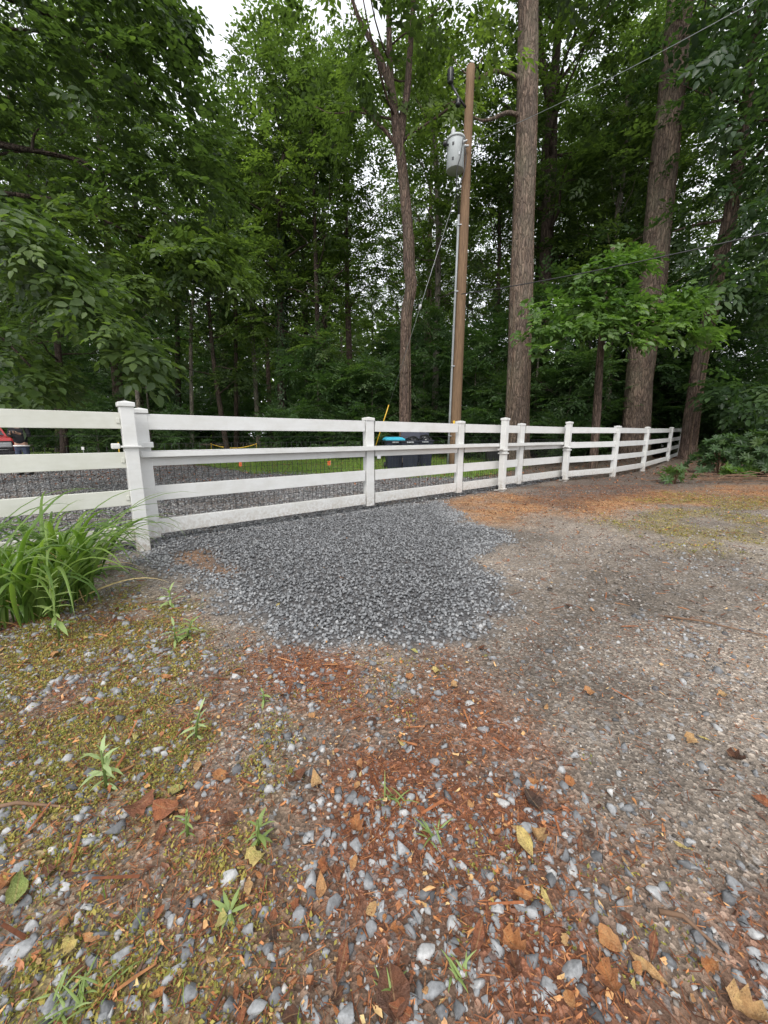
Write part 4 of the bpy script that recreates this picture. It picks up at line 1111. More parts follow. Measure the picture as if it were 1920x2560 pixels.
# ---- the trees one can tell apart, from their outlines in the photograph
def px_path(pts, Y):
    out, rad = [], []
    for px, py, w in pts:
        p = PT(px, py, Y); f = p.y * CP - (p.z - CAM_H) * SP
        out.append(p); rad.append(w / 2 * f / FPX)
    return out, rad
def real_tree(name, label, pts, Y, mat, top=None, forks=(), crown=None, n=20, flare=1.45, ridg=0.035, vines=(), ext=3.0):
    path, rad = px_path(pts, Y); b = Vector((path[0].x, path[0].y, gz1(path[0].x, path[0].y)))
    path[0].z = b.z - 0.35
    if top:
        d = (path[-1] - path[-2]).normalized(); L = top - path[-1].z
        if L > 0: path.append(path[-1] + d * (L / max(d.z, 0.3))); rad.append(rad[-1] * 0.35)
    t = thing(name, label, 'tree', b)
    tr = [p - b for p in path]; lbs = []
    fm = MB()
    for fp, r0, r1 in forks:
        f_ = smooth_path([p - b for p in fp], 4); rs = np.linspace(r0, r1, len(f_)); fm.tube(f_, list(rs), 10, twist=lambda i, k: 1 + 0.03 * math.sin(k * 2 + i))
    zz = [p.z for p in tr]
    trf = lambda z: np.array([np.interp(z, zz, [p.x for p in tr]), np.interp(z, zz, [p.y for p in tr]), z])
    if crown:
        z0, z1, rm, nl, per, mat_c, L = crown
        lbs = limb_paths(int(abs(pts[0][0])), z0, z1, z1, rm, nl, trunk=trf)
    link('trunk', trunk_mesh('trunk', tr, rad, mat, lbs, n, 0.30, flare, ridg, int(pts[0][0])), t)
    for fp, r0, r1 in forks:
        fm = MB(); f_ = smooth_path([p - b for p in fp], 4); fm.tube(f_, list(np.linspace(r0, r1, len(f_))), 10, twist=lambda i, k: 1 + 0.03 * math.sin(k * 2 + i)); fm.build('limb', mat, t)
    if crown:
        link('crown', mesh_crown('crown', crown_from_limbs(lbs, per, L, 0.8, SPR2, int(abs(pts[0][0])) + 5, 0.25), M[mat_c]), t)
    for z0, z1, off, r_ in vines:
        m = MB(); rv = random.Random(int(z0 * 100 + off * 10)); zs = np.linspace(z0, z1, 26); ps = []
        for j, z in enumerate(zs):
            c = trf(z); rr_ = np.interp(z, zz, rad) * (1.3 if z < 0.4 else 1.0); a = off + 0.22 * math.sin(z * 0.9 + off) + rv.uniform(-0.04, 0.04)
            ps.append(Vector((c[0] + (rr_ + r_ * 0.6) * math.cos(a), c[1] + (rr_ + r_ * 0.6) * math.sin(a), z)))
        m.tube(ps, [r_ * (1 - 0.5 * j / 26) for j in range(26)], 6); m.build('vine', M['vine'], t)
    return t
YA = 17.0
def A(px, py): return PT(px, py, YA)
tA = real_tree('forked_tree', 'tall reddish trunk with a kink at mid height that forks beside the utility pole', [(1013, 1128, 30), (1012, 1018, 28), (1013, 870, 26), (1017, 780, 27), (1028, 715, 29), (1022, 665, 27), (1020, 580, 27), (1012, 480, 25), (1004, 405, 25), (993, 330, 25), (984, 255, 19), (975, 175, 16), (971, 0, 13)], YA, M['bark_red'], 24,
    forks=[([A(1000, 372), A(1006, 300), A(1018, 225), A(1026, 115), A(1036, -40)], 0.17, 0.08), ([A(978, 230), A(955, 160), A(925, 100), A(895, 40), A(868, -40)], 0.14, 0.05), ([A(1000, 380), A(970, 335), A(935, 300), A(900, 262)], 0.09, 0.03)],
    crown=(11.5, 23.5, 4.0, 18, 30, 'canopy', 1.0), n=16, vines=((0.0, 9.5, -1.2, 0.03), (0.2, 8.0, -2.4, 0.02), (2.0, 9.0, -0.4, 0.022)))
tB = real_tree('poplar_tree', 'thick straight pale brown trunk rising behind the middle gate post', [(1290, 1158, 62), (1292, 1040, 55), (1297, 880, 53), (1301, 752, 53), (1305, 620, 51), (1308, 521, 49), (1313, 380, 49), (1316, 289, 48), (1319, 116, 49), (1322, -60, 48)], 16.2, M['bark'], 27,
    crown=(17.5, 27, 4.2, 18, 34, 'canopy', 1.05), n=26, ridg=0.03, vines=((0.0, 13.5, -0.35, 0.035), (0.0, 10.0, -2.6, 0.03), (0.0, 6.0, -1.0, 0.02)),
    forks=[([PT(1300, 290, 16.2), PT(1268, 282, 16), PT(1228, 298, 15.8), PT(1200, 300, 15.6), PT(1170, 280, 15.4), PT(1150, 240, 15.3)], 0.085, 0.008), ([PT(1310, 205, 16.2), PT(1275, 185, 16.1), PT(1235, 178, 16.0), PT(1195, 195, 15.8), PT(1160, 180, 15.6), PT(1130, 140, 15.5)], 0.09, 0.008)])
tC = real_tree('poplar_tree', 'thickest trunk in the wood standing behind the plain fence', [(1578, 1152, 70), (1590, 1060, 61), (1597, 960, 57), (1607, 860, 57), (1632, 700, 57), (1645, 550, 57), (1655, 450, 57), (1668, 320, 56), (1682, 190, 55), (1703, -20, 54)], 18.6, M['bark'], 29,
    crown=(19, 30, 4.6, 16, 26, 'canopy', 1.1), n=26, ridg=0.035, vines=((0.0, 15, -0.25, 0.04), (4.0, 15, -0.6, 0.03)))
tD = real_tree('leaning_tree', 'leaning dark trunk standing on a mound where the white fence ends', [(1717, 1150, 36), (1724, 1080, 31), (1732, 1010, 29), (1744, 926, 28), (1782, 752, 28), (1802, 636, 28), (1822, 550, 27), (1836, 463, 26), (1854, 347, 24), (1864, 278, 22), (1880, 150, 20)], 17.0, M['bark_red'], 20,
    crown=(8.5, 20.0, 3.4, 16, 26, 'darkleaf', 1.0), n=16, ridg=0.06, vines=((0.0, 11, -1.0, 0.045), (0.0, 11, -1.8, 0.04), (0.0, 9, -0.3, 0.03)))
tE = real_tree('forked_tree', 'dark trunk splitting high between the two thickest trunks', [(1352, 1135, 34), (1356, 900, 32), (1362, 700, 32), (1370, 540, 31), (1377, 400, 30), (1379, 290, 30), (1384, 220, 24), (1392, 120, 20), (1404, 0, 18)], 24.0, M['bark_dark'], 24,
    forks=[([PT(1378, 260, 24), PT(1362, 190, 24), PT(1350, 110, 24), PT(1345, -30, 24)], 0.26, 0.12)], crown=(10.5, 23.5, 4.5, 20, 30, 'canopy', 1.1), n=12)
tF = real_tree('slender_tree', 'slender pale grey trunk tilting right of the dark forked trunk', [(1520, 1130, 12), (1528, 800, 12), (1540, 580, 13), (1552, 480, 13), (1562, 380, 12), (1568, 240, 9)], 22.0, M['bark_pale'], 17, crown=(8.0, 16.5, 2.8, 18, 36, 'canopy', 1.0), n=10)
# ivy clad tree
tH = real_tree('ivy_clad_tree', 'dark trunk wrapped in ivy at the edge of the lawn', [(708, 1138, 26), (705, 1000, 22), (703, 860, 20), (701, 700, 19), (702, 560, 18), (708, 440, 15), (716, 330, 11)], 26.0, M['bark_dark'], 22,
    forks=[([PT(702, 520, 26), PT(670, 460, 26), PT(640, 400, 26)], 0.13, 0.05), ([PT(706, 430, 26), PT(740, 360, 26), PT(772, 290, 26)], 0.10, 0.04)], crown=(9.0, 21.5, 4.6, 24, 36, 'canopy', 1.1), n=12)
n = 3600; z = rng.uniform(0, 13.5, n); a = rng.uniform(0, 6.28, n); bH = tH.location
cx = np.interp(z, [0, 6, 9, 13.5], [0, PT(703, 860, 26).x - bH.x, PT(701, 700, 26).x - bH.x, PT(702, 560, 26).x - bH.x])
rd = (0.36 + 0.16 * fbm(a * 1.2, z * 0.9, 7, 3)) * (1.1 - z / 30)
pos = np.stack([cx + rd * np.cos(a), rd * np.sin(a), z], 1); out = np.stack([np.cos(a), np.sin(a), np.zeros(n)], 1)
V, F, T = scatter(LEAF2_V * np.array([1.6, 1, 1]), LEAF2_F, pos, frames(np.array([0, 0, -1.0]) + out * 0.35 + rng.normal(0, 0.3, (n, 3)), out), rng.uniform(0.10, 0.2, n), np.clip(rng.normal(0.4, 0.15, n), 0, 1))
link('ivy', np_mesh('ivy', V, F, M['darkleaf'], T), tH)

def slim(label, pts, Y, mat, top, crown, name='slender_tree'):
    return real_tree(name, label, pts, Y, M[mat], top, crown=crown, n=9)
slim('thin pale crooked stem standing just right of the latch post', [(349, 1130, 13), (345, 1010, 10), (336, 900, 9), (330, 800, 8), (331, 700, 7)], 24, 'bark_pale', 11, (6.5, 10.8, 2.2, 14, 24, 'under', 0.8))
slim('straight thin pale stem between the latch post and the ivy clad trunk', [(478, 1128, 11), (479, 1010, 9), (477, 900, 9), (478, 810, 8), (486, 700, 7), (490, 640, 6)], 27, 'bark_pale', 13, (8.5, 12.8, 2.4, 14, 24, 'under', 0.8))
slim('thin grey stem closest to the left of the ivy clad trunk', [(590, 1130, 12), (590, 960, 10), (588, 745, 9), (575, 600, 8), (568, 470, 7)], 29, 'bark_dark', 20, (10.0, 19.5, 3.2, 18, 34, 'canopy', 1.0))
slim('sturdy brown trunk behind the latch post cap', [(300, 1132, 27), (293, 960, 24), (287, 880, 22), (280, 760, 20), (270, 620, 18), (262, 520, 16)], 27, 'bark_red', 25, (10.0, 24, 4.2, 18, 28, 'canopy', 1.1), 'woodland_tree')
slim('dark trunk among the shadows over the weathered fence', [(152, 1130, 24), (148, 950, 22), (146, 800, 20), (140, 660, 18)], 29, 'bark_dark', 25, (10.0, 24, 4.4, 18, 28, 'canopy', 1.1), 'woodland_tree')
slim('dark twin trunk close behind the thin crooked stem', [(352, 1126, 19), (348, 950, 17), (345, 800, 16), (342, 700, 15)], 31, 'bark_dark', 24, (11.0, 23, 4.0, 16, 26, 'canopy', 1.1), 'woodland_tree')
slim('dark straight trunk at the left margin of the wood', [(90, 1125, 15), (86, 950, 14), (84, 800, 13)], 33, 'bark_dark', 24, (11.0, 23, 4.0, 16, 26, 'canopy', 1.1), 'woodland_tree')
slim('short black trunk deep in the wood right of the straight pale stem', [(446, 1124, 14), (445, 960, 13), (444, 860, 12)], 36, 'bark_dark', 23, (9.0, 22, 4.0, 16, 26, 'canopy', 1.1), 'woodland_tree')
slim('mossy trunk behind the utility pole conduit', [(1085, 1128, 16), (1090, 900, 15), (1096, 600, 14), (1090, 400, 13), (1078, 250, 11)], 26, 'bark_pale', 22, (9.0, 21, 4.0, 18, 26, 'canopy', 1.1), 'woodland_tree')
slim('black trunk right behind the thick straight pale brown trunk', [(1335, 1120, 18), (1336, 900, 17), (1345, 700, 16)], 30, 'bark_dark', 24, (9.0, 23, 4.2, 18, 26, 'canopy', 1.1), 'woodland_tree')
slim('greenish straight trunk visible right of the thickest trunk', [(1640, 1120, 20), (1648, 900, 18), (1655, 760, 18), (1668, 560, 17), (1690, 380, 15)], 27, 'bark_pale', 23, (9.0, 22, 4.2, 18, 26, 'canopy', 1.1), 'woodland_tree')

# young broadleaf tree whose bright low boughs cross the thickest trunk
pG, rG = px_path([(1486, 1142, 20), (1492, 1040, 19), (1500, 900, 17), (1510, 800, 15), (1522, 700, 12), (1532, 620, 9)], 14.6)
bG = Vector((pG[0].x, pG[0].y, gz1(pG[0].x, pG[0].y))); pG[0].z = bG.z - 0.3
yg = thing('young_broadleaf_tree', 'slim reddish trunk carrying bright green boughs in front of the thickest trunk', 'tree', bG)
clus = [(1400, 775, 78, 38, 13.4), (1370, 830, 55, 35, 13.2), (1475, 750, 60, 34, 13.6), (1535, 665, 75, 34, 14.0), (1490, 700, 55, 26, 14.0), (1585, 640, 55, 30, 14.2), (1520, 800, 70, 38, 13.2), (1590, 790, 70, 36, 13.3), (1640, 770, 70, 40, 13.5), (1715, 745, 62, 34, 13.8), (1700, 800, 60, 32, 13.8), (1600, 835, 55, 22, 13.2), (1750, 830, 45, 30, 14.0), (1450, 815, 60, 22, 13.0), (1560, 735, 50, 24, 13.6)]
pos, dr, tn, lbs = [], [], [], []
for i, (cx, cy, rx, ry, Yc) in enumerate(clus):
    c = PT(cx, cy, Yc); k = int(10 + rx * ry / 75)
    dx, dy = rng.normal(0, 0.5, k) * rx, rng.normal(0, 0.5, k) * ry
    for q in range(k):
        p = PT(cx + dx[q], cy + dy[q] + 0.25 * abs(dx[q]) * 0.5, Yc + rng.normal(0, 0.5)); pos.append(p - bG)
    o = np.array(pG[3 if cy > 720 else 4]); e = np.array(c); dirn = unit((e - o) * np.array([1, 1, 0.2]))
    dr.append(dirn[None] * 0.7 + rng.normal(0, 0.5, (k, 3)) + np.array([0, -0.35, -0.25])); tn.append(rng.normal(0.5 + rng.normal(0, 0.08), 0.12, k))
    lbs.append(np.array([o - np.array(bG) + (e - o) * f + np.array([0, 0, 0.35 * math.sin(f * 3.14)]) for f in np.linspace(0, 1, 6)]))
pos = np.array([p[:] for p in pos]); dr = unit(np.concatenate(dr)); tn = np.clip(np.concatenate(tn), 0, 1)
link('trunk', trunk_mesh('trunk', [p - bG for p in pG], rG, M['bark_red'], lbs, 10, 0.22, 1.2, 0.04, 5), yg)
V, F, T = join(sprays(pos, dr, rng.uniform(0.36, 0.55, len(pos)), tn, WHORL, 0.3))
link('crown', np_mesh('crown', V, F, M['bright'], T), yg)

# beech at the side: trunk just outside the view, boughs sweeping in
bb = Vector((-10.4, 8.6, gz1(-10.4, 8.6)))
be = thing('beech_tree', 'spreading tree whose layered boughs sweep down from the upper left over the wood', 'tree', bb)
def region(poly, n, Y0, Y1, gate=0.42, fr=1 / 70., seed=0):
    p = np.array(poly, float); px = rng.uniform(p[:, 0].min(), p[:, 0].max(), n * 4); py = rng.uniform(p[:, 1].min(), p[:, 1].max(), n * 4)
    ok = (sd_poly(px, py, poly) + 45 * (fbm(px / 60, py / 60, seed + 3, 3) - 0.5) < 0) & (fbm((px - py * 0.3) * fr * 0.7, (py - px * 0.75) * fr * 1.6, seed, 3) > gate)
    px, py = px[ok][:n], py[ok][:n]; Y = rng.uniform(Y0, Y1, len(px))
    return np.array([PT(a, b, c)[:] for a, b, c in zip(px, py, Y)])
def along(pts, n, Y, w):
    pts = np.array(pts, float); t = rng.uniform(0, 1, n) ** 0.9 * (len(pts) - 1.001); i = t.astype(int); f = (t - i)[:, None]
    q = pts[i] * (1 - f) + pts[i + 1] * f; q = q + rng.normal(0, 1, (n, 2)) * np.array([w * 0.6, w]) * (1.0 - 0.65 * t / len(pts))[:, None]
    return np.array([PT(a, b, Y + rng.normal(0, 0.45))[:] for a, b in q])
mass = region([(-220, -220), (395, -220), (415, 60), (500, 240), (560, 330), (570, 450), (545, 560), (600, 660), (500, 690), (360, 640), (180, 660), (-220, 620)], 1350, 8.2, 12.0, 0.40, seed=5)
parts_ = [(mass, 0.38, (0.7, -0.25, -0.28)), (along([(-200, 440), (60, 590), (200, 720), (345, 890)], 190, 6.0, 44), 0.55, (0.85, -0.1, -0.6)),
          (along([(-200, 700), (0, 840), (70, 900), (118, 965)], 70, 6.2, 30), 0.55, (0.85, -0.1, -0.55)), (along([(-200, 620), (60, 700), (250, 800)], 130, 8.5, 50), 0.42, (0.85, 0, -0.5)),
          (along([(150, 500), (350, 590), (480, 630), (605, 690)], 200, 9.0, 40), 0.75, (0.9, -0.1, -0.45)), (along([(250, 620), (330, 680), (400, 720)], 60, 9.0, 30), 0.7, (0.8, -0.1, -0.6)),
          (along([(330, -60), (420, 20), (480, 110)], 70, 10.5, 40), 0.35, (0.7, 0, -0.7)), (along([(-150, 940), (20, 985), (60, 1000)], 40, 8.0, 26), 0.5, (0.8, 0, -0.4))]
pos = np.concatenate([a for a, _, _ in parts_]); tn = np.concatenate([rng.normal(t, 0.10, len(a)) for a, t, _ in parts_])
dr = unit(np.concatenate([np.array(d)[None] + rng.normal(0, 1, (len(a), 3)) * np.array([0.75, 0.75, 0.22]) for a, _, d in parts_]))
V, F, T = join(sprays(pos - np.array(bb), dr, rng.uniform(0.40, 0.72, len(pos)), np.clip(tn, 0, 1), SPR4, 0.22))
lbs = []
for pts, Y in (([(-260, 470), (-60, 400), (80, 378), (190, 402), (280, 480)], 9.2), ([(80, 378), (85, 340), (98, 320)], 9.2), ([(-200, 60), (60, 75), (190, 98), (300, 160)], 9.6), ([(150, 50), (290, 160), (400, 280)], 10.2), ([(-250, 400), (60, 590), (200, 720), (330, 860)], 6.0), ([(150, 500), (350, 590), (480, 630), (580, 680)], 9.0), ([(200, 400), (330, 470), (480, 590)], 9.6), ([(-200, 700), (0, 840), (110, 955)], 6.2)):
    lbs.append([PT(a, b, Y) - bb for a, b in pts])
m = MB()
for k, lp in enumerate(lbs):
    sp = smooth_path(lp, 4); m.tube(sp, [0.036 * (1 - 0.8 * i / len(sp)) for i in range(len(sp))], 6)
trk = smooth_path([(0, 0, -0.4), (0.1, 0, 3), (-0.1, 0.1, 7), (0.2, 0, 12), (0, 0, 17)], 5)
m.tube(trk, [0.34 * (1 - 0.85 * i / len(trk)) for i in range(len(trk))], 14)
for lp in lbs: m.tube([Vector((0, 0, max(1.5, lp[0].z - 0.6))), (Vector((0, 0, lp[0].z)) + lp[0]) / 2 + Vector((0, 0, 0.1)), lp[0]], [0.09, 0.06, 0.036], 6)
m.build('trunk', M['bark_dark'], be); link('crown', np_mesh('crown', V, F, M['beech'], T), be)

# dark tree leaning in from the right hand side
dt = Vector((17.5, 15.0, gz1(17.5, 15.0)))
dk = thing('dense_dark_tree', 'dense dark foliage filling the wood beyond the leaning trunk at the right', 'tree', dt)
mass = np.concatenate([region([(1770, -150), (2050, -150), (2050, 640), (1900, 660), (1830, 560), (1790, 300)], 230, 14.0, 19.0, 0.42, seed=9), region([(1790, 640), (2050, 560), (2050, 770), (1820, 770)], 120, 14.5, 19, 0.46, seed=12), region([(1780, 960), (2050, 940), (2050, 1060), (1830, 1060)], 110, 14.5, 19, 0.44, seed=12)])
dr = unit(np.array([-0.7, -0.2, -0.35])[None] + rng.normal(0, 0.45, (len(mass), 3)))
V, F, T = join(sprays(mass - np.array(dt), dr, rng.uniform(0.8, 1.3, len(mass)), np.clip(rng.normal(0.45, 0.15, len(mass)), 0, 1), SPR4, 0.25))
m = MB(); m.tube(smooth_path([(0, 0, -0.4), (0.1, 0, 4), (0.4, 0.2, 9), (0.2, 0, 15), (0, 0, 20)], 5), [0.30 * (1 - 0.8 * i / 20) for i in range(21)], 12)
for k in range(12):
    q = mass[rng.integers(0, len(mass))] - np.array(dt); m.tube([Vector((0.2, 0, max(2, q[2] - 1.5))), Vector(q) * 0.5 + Vector((0.1, 0, q[2] * 0.5 - 0.4)), Vector(q)], [0.09, 0.06, 0.02], 6)
m.build('trunk', M['bark_dark'], dk); link('crown', np_mesh('crown', V, F, M['darkleaf'], T), dk)

# the rest of the wood: trees, saplings and shrubs in depth
def free(x, y, used, d):
    return all((x - a) ** 2 + (y - b) ** 2 > d * d for a, b in used)
used = [(o.location.x, o.location.y) for o in scene.objects if o.get('category') == 'tree']
lab_t = ['dark trunked tree', 'brown trunked tree', 'pale trunked tree', 'low boughed tree']
MARKS = [(60, 'the left margin'), (345, 'the latch post'), (480, 'the straight thin pale stem'), (705, 'the ivy clad trunk'), (1013, 'the kinked trunk'), (1135, 'the utility pole'), (1292, 'the thick straight trunk'), (1490, 'the slim reddish trunk'), (1595, 'the thickest trunk'), (1730, 'the leaning trunk'), (1890, 'the right margin')]
ORD = ['nearest', 'second', 'third', 'fourth', 'fifth', 'sixth', 'seventh', 'eighth', 'ninth', 'tenth', 'eleventh', 'twelfth', 'thirteenth', 'fourteenth', 'fifteenth', 'sixteenth', 'seventeenth', 'eighteenth']
def label_by_place(items):
    """items: (object, what it is); named by the landmarks of the photo it stands between and its place in depth there"""
    gr = {}
    for o, w in items:
        px = proj([o.location[:]])[0, 0]; i = sum(px > m[0] for m in MARKS)
        wh = 'beyond ' + MARKS[0][1] if i == 0 else 'beyond ' + MARKS[-1][1] if i == len(MARKS) else f'between {MARKS[i-1][1]} and {MARKS[i][1]}'
        gr.setdefault((w, wh), []).append(o)
    for (w, wh), os_ in gr.items():
        os_.sort(key=lambda o: o.location.y)
        for j, o in enumerate(os_): o['label'] = f'{w} {wh}' if len(os_) == 1 else f'{ORD[min(j, 17)]} {w} {wh}'
ALLT, ALLU, ALLS = [], [], []
cnt = 0; tries = 0
while cnt < 38 and tries < 6000:
    tries += 1
    y = 22 + 36 * random.random() ** 0.8; x = random.uniform(-1.12, 1.15) * y
    if y < 31 and -13 < x < 8: continue
    pxx = proj([(x, y, 1.2)])[0, 0]
    if 400 < pxx < 560 or (1750 < pxx < 1900): continue                      # the gap of open sky
    if not free(x, y, used, 4.2): continue
    used.append((x, y)); k = random.choice([0, 0, 1, 1, 2, 3]); s = random.uniform(0.8, 1.1)
    ALLT.append((plant(TALL[k], 'woodland_tree', 'tree', 'tree', x, y, (s, s, s * random.uniform(0.92, 1.1)), 'trees in the depth of the wood'), lab_t[k])); cnt += 1
for x, y, k, s in ((24, 13.5, 3, 0.8), (17.5, 29, 1, 0.95), (-22, 17, 3, 0.85), (-18.5, 22.5, 3, 0.8), (-26, 11, 1, 0.9)):
    ALLT.append((plant(TALL[k], 'woodland_tree', 'tree', 'tree', x, y, s, 'trees in the depth of the wood'), lab_t[k])); used.append((x, y))
label_by_place(ALLT)
# middle trees whose crowns close the gap behind the gate
for px, Y, k, s, lab in ((560, 27, 3, 0.72, 'bushy tree with a bright crown under the gap of open sky'), (640, 30, 2, 0.95, 'tall loose crowned tree behind the ivy clad trunk'), (800, 25, 3, 0.80, 'leafy tree between the ivy clad trunk and the kinked trunk'), (880, 29, 1, 0.85, 'brown trunked tree left of the kinked trunk'), (1210, 25, 3, 0.78, 'leafy tree glimpsed between utility pole and thick straight trunk'), (1460, 28, 2, 0.95, 'leafy tree between the thick straight trunk and the bright boughs')):
    p = PT(px, 1000, Y); plant(TALL[k], 'woodland_tree', lab, 'tree', p.x, Y, s); used.append((p.x, Y))
und_lab = ['layered sapling', 'low spreading sapling', 'tall narrow sapling']
cnt = 0; tries = 0
while cnt < 80 and tries < 5000:
    tries += 1
    y = 21 + 30 * random.random() ** 1.1; x = random.uniform(-1.15, 1.2) * y
    if y < 24.5 and -12 < x < 6: continue
    if 1780 < proj([(x, y, 1.2)])[0, 0] < 1930: continue
    if x < -6 and y < 31 and random.random() < 0.6: continue
    if not free(x, y, used, 1.5): continue
    used.append((x, y)); k = random.randrange(3); s = random.uniform(0.75, 1.25)
    ALLU.append((plant(UND[k], 'understory_tree', 'sapling', 'sapling', x, y, s, 'saplings among the trunks'), und_lab[k])); cnt += 1
label_by_place(ALLU)
for px, Y, k, s, lab in ((800, 23.5, 0, 0.85, 'layered sapling left of the kinked trunk at the lawn edge'), (860, 22.5, 1, 0.8, 'low layered sapling beside the foot of the kinked trunk'), (940, 22, 1, 0.9, 'spreading sapling directly behind the kinked trunk'), (1190, 21, 0, 0.8, 'layered sapling between utility pole and thick straight trunk'), (1230, 20.5, 1, 0.7, 'low sapling at the foot of the thick straight trunk'), (1420, 20, 1, 0.9, 'dark sapling between the thick trunk and the slim reddish trunk'), (1060, 23, 2, 0.8, 'narrow sapling behind the utility pole'), (1690, 22.5, 0, 0.9, 'sapling right of the thickest trunk'), (1800, 21, 1, 0.9, 'dark sapling behind the leaning trunk'), (230, 22, 1, 0.55, 'small layered sapling just left of the latch post'), (430, 24, 1, 0.5, 'small layered sapling right of the latch post'), (40, 24, 1, 0.6, 'small layered sapling over the weathered fence')):
    p = PT(px, 1000, Y); plant(UND[k], 'understory_tree', lab, 'sapling', p.x, Y, s)
for i in range(34):
    y = random.uniform(20, 33); x = random.uniform(-0.2, 1.1) * y if i % 3 else random.uniform(-1.1, 0.2) * max(y, 28)
    if not free(x, y, used, 1.0) or (x < 4 and y < 24): continue
    ALLS.append((plant(SHR[i % 2], 'woodland_shrub', 'shrub', 'shrub', x, y, random.uniform(0.8, 1.4), 'shrubs under the wood', ('stem', 'foliage')), ['rounded shrub', 'low shrub'][i % 2]))
label_by_place(ALLS)
for px, Y, k, s, lab in ((690, 24, 0, 1.0, 'shrub against the foot of the ivy clad trunk'), (760, 23, 0, 1.0, 'shrub between the ivy clad trunk and the bins'), (880, 21.5, 1, 1.2, 'shrub just left of the kinked trunk'), (1200, 19.5, 0, 0.9, 'shrub right of the utility pole foot'), (1420, 18.5, 1, 1.0, 'shrub behind the far gate post')):
    p = PT(px, 1000, Y); plant(SHR[k], 'woodland_shrub', lab, 'shrub', p.x, Y, s, None, ('stem', 'foliage'))

# wood too far off to tell its trees apart
n = 92000
an = rng.uniform(-1.0, 1.0, n); rd = rng.uniform(66, 92, n); z = (8.5 + 14.0 * (1 - sstep(0.02, 0.38, an))) * rng.uniform(0, 1, n) ** 1.25
pos = np.stack([np.sin(an) * rd * 1.15, np.cos(an) * rd, z], 1)
keep = (fbm(an * 40, z * 0.3, 77, 3) > 0.36); pos = pos[keep]; n = len(pos)
V, F, T = scatter(LEAF2_V * np.array([1.5, 1, 1]), LEAF2_F, pos, rot_zxy(rng.uniform(0, 6.28, n), rng.normal(-0.4, 0.6, n), rng.normal(0, 0.6, n)), rng.uniform(0.7, 1.5, n), np.clip(rng.normal(0.4, 0.18, n), 0, 1))
tag(link('distant_wood', np_mesh('distant_wood', V, F, M['canopy'], T)), 'distant mass of woodland behind the trunks', 'wood', kind='stuff')

# ------------------------------------------------------------------ white house behind the wood
hx, hy = 33.0, 50.0
ho = thing('house', 'white house with a grey roof glimpsed between trunks beyond the plain fence', 'house', (hx, hy, 0), R(-14))
wl_ = MB()
for k in range(15):
    z = 0.1 + k * 0.22; wl_.box((0, -4.0 + 0.006, z + 0.1), (15, 0.035, 0.235), Matrix.Rotation(R(-5), 3, 'X'))
wl_.box((0, 0, 1.65), (14.96, 7.95, 3.3)); wl_.build('wall', M['siding'], ho)
m = MB(); m.add([(-7.9, -4.5, 3.25), (7.9, -4.5, 3.25), (7.9, 0, 5.4), (-7.9, 0, 5.4), (-7.9, 4.5, 3.25), (7.9, 4.5, 3.25), (-7.9, -4.5, 3.1), (7.9, -4.5, 3.1), (-7.9, 4.5, 3.1), (7.9, 4.5, 3.1)],
    [(0, 1, 3, 2)[::1] if False else (0, 1, 2, 3), (3, 2, 5, 4), (6, 7, 1, 0), (4, 5, 9, 8), (0, 3, 4, 8, 6), (1, 7, 9, 5, 2), (6, 8, 9, 7)]); m.build('roof', M['shingle'], ho)
for x in (-5, -1.6, 2.2, 5.4):
    f = MB(); f.box((x, -4.06, 1.9), (1.25, 0.07, 0.09)); f.box((x, -4.06, 0.75 + 0.1), (1.25, 0.1, 0.09)); f.box((x - 0.58, -4.06, 1.37), (0.09, 0.07, 1.0)); f.box((x + 0.58, -4.06, 1.37), (0.09, 0.07, 1.0)); w = f.build('window', M['white'], ho)
    MB().box((x, -4.045, 1.38), (1.08, 0.02, 0.98)).build('pane', M['glass'], w)

# ------------------------------------------------------------------ parked car and the person beside it
cx_, cy_ = -15.5, 14.8
car = thing('parked_car', 'dark fronted red car parked behind the person and the weathered fence', 'car', (cx_, cy_, gz1(cx_, cy_) + 0.01), R(47))
def prism(prof, half, inset=None):
    m = MB(); n = len(prof); vs = [(-half, y, z) for y, z in prof] + [(half, y, z) for y, z in prof]
    m.add(vs, [tuple(range(n))[::-1], tuple(range(n, 2 * n))] + [(i, (i + 1) % n, n + (i + 1) % n, n + i) for i in range(n)]); return m
m = prism([(-2.45, 0.45), (-2.5, 0.75), (-2.42, 1.02), (-2.2, 1.12), (-1.0, 1.20), (2.4, 1.18), (2.5, 0.95), (2.48, 0.45), (2.0, 0.32), (-2.0, 0.32)], 0.94); o = m.build('body', M['carred'], car)
bv = o.modifiers.new('bevel', 'BEVEL'); bv.width = 0.07; bv.segments = 3; bv.limit_method = 'ANGLE'
m = MB(); a, b = 0.86, 0.68
prof = [(-1.1, 1.18, a), (-0.35, 1.72, b), (1.7, 1.76, b), (2.3, 1.17, a)]
vs = [(-w, y, z) for y, z, w in prof] + [(w, y, z) for y, z, w in prof]
m.add(vs, [(3, 2, 1, 0), (4, 5, 6, 7), (0, 1, 5, 4), (1, 2, 6, 5), (2, 3, 7, 6), (3, 0, 4, 7)]); m.build('cabin', M['carred'], car)
m = MB(); m.add([(-0.78, -1.075, 1.225), (0.78, -1.075, 1.225), (0.62, -0.42, 1.69), (-0.62, -0.42, 1.69)], [(0, 1, 2, 3)]); m.build('windscreen', M['glass'], car)
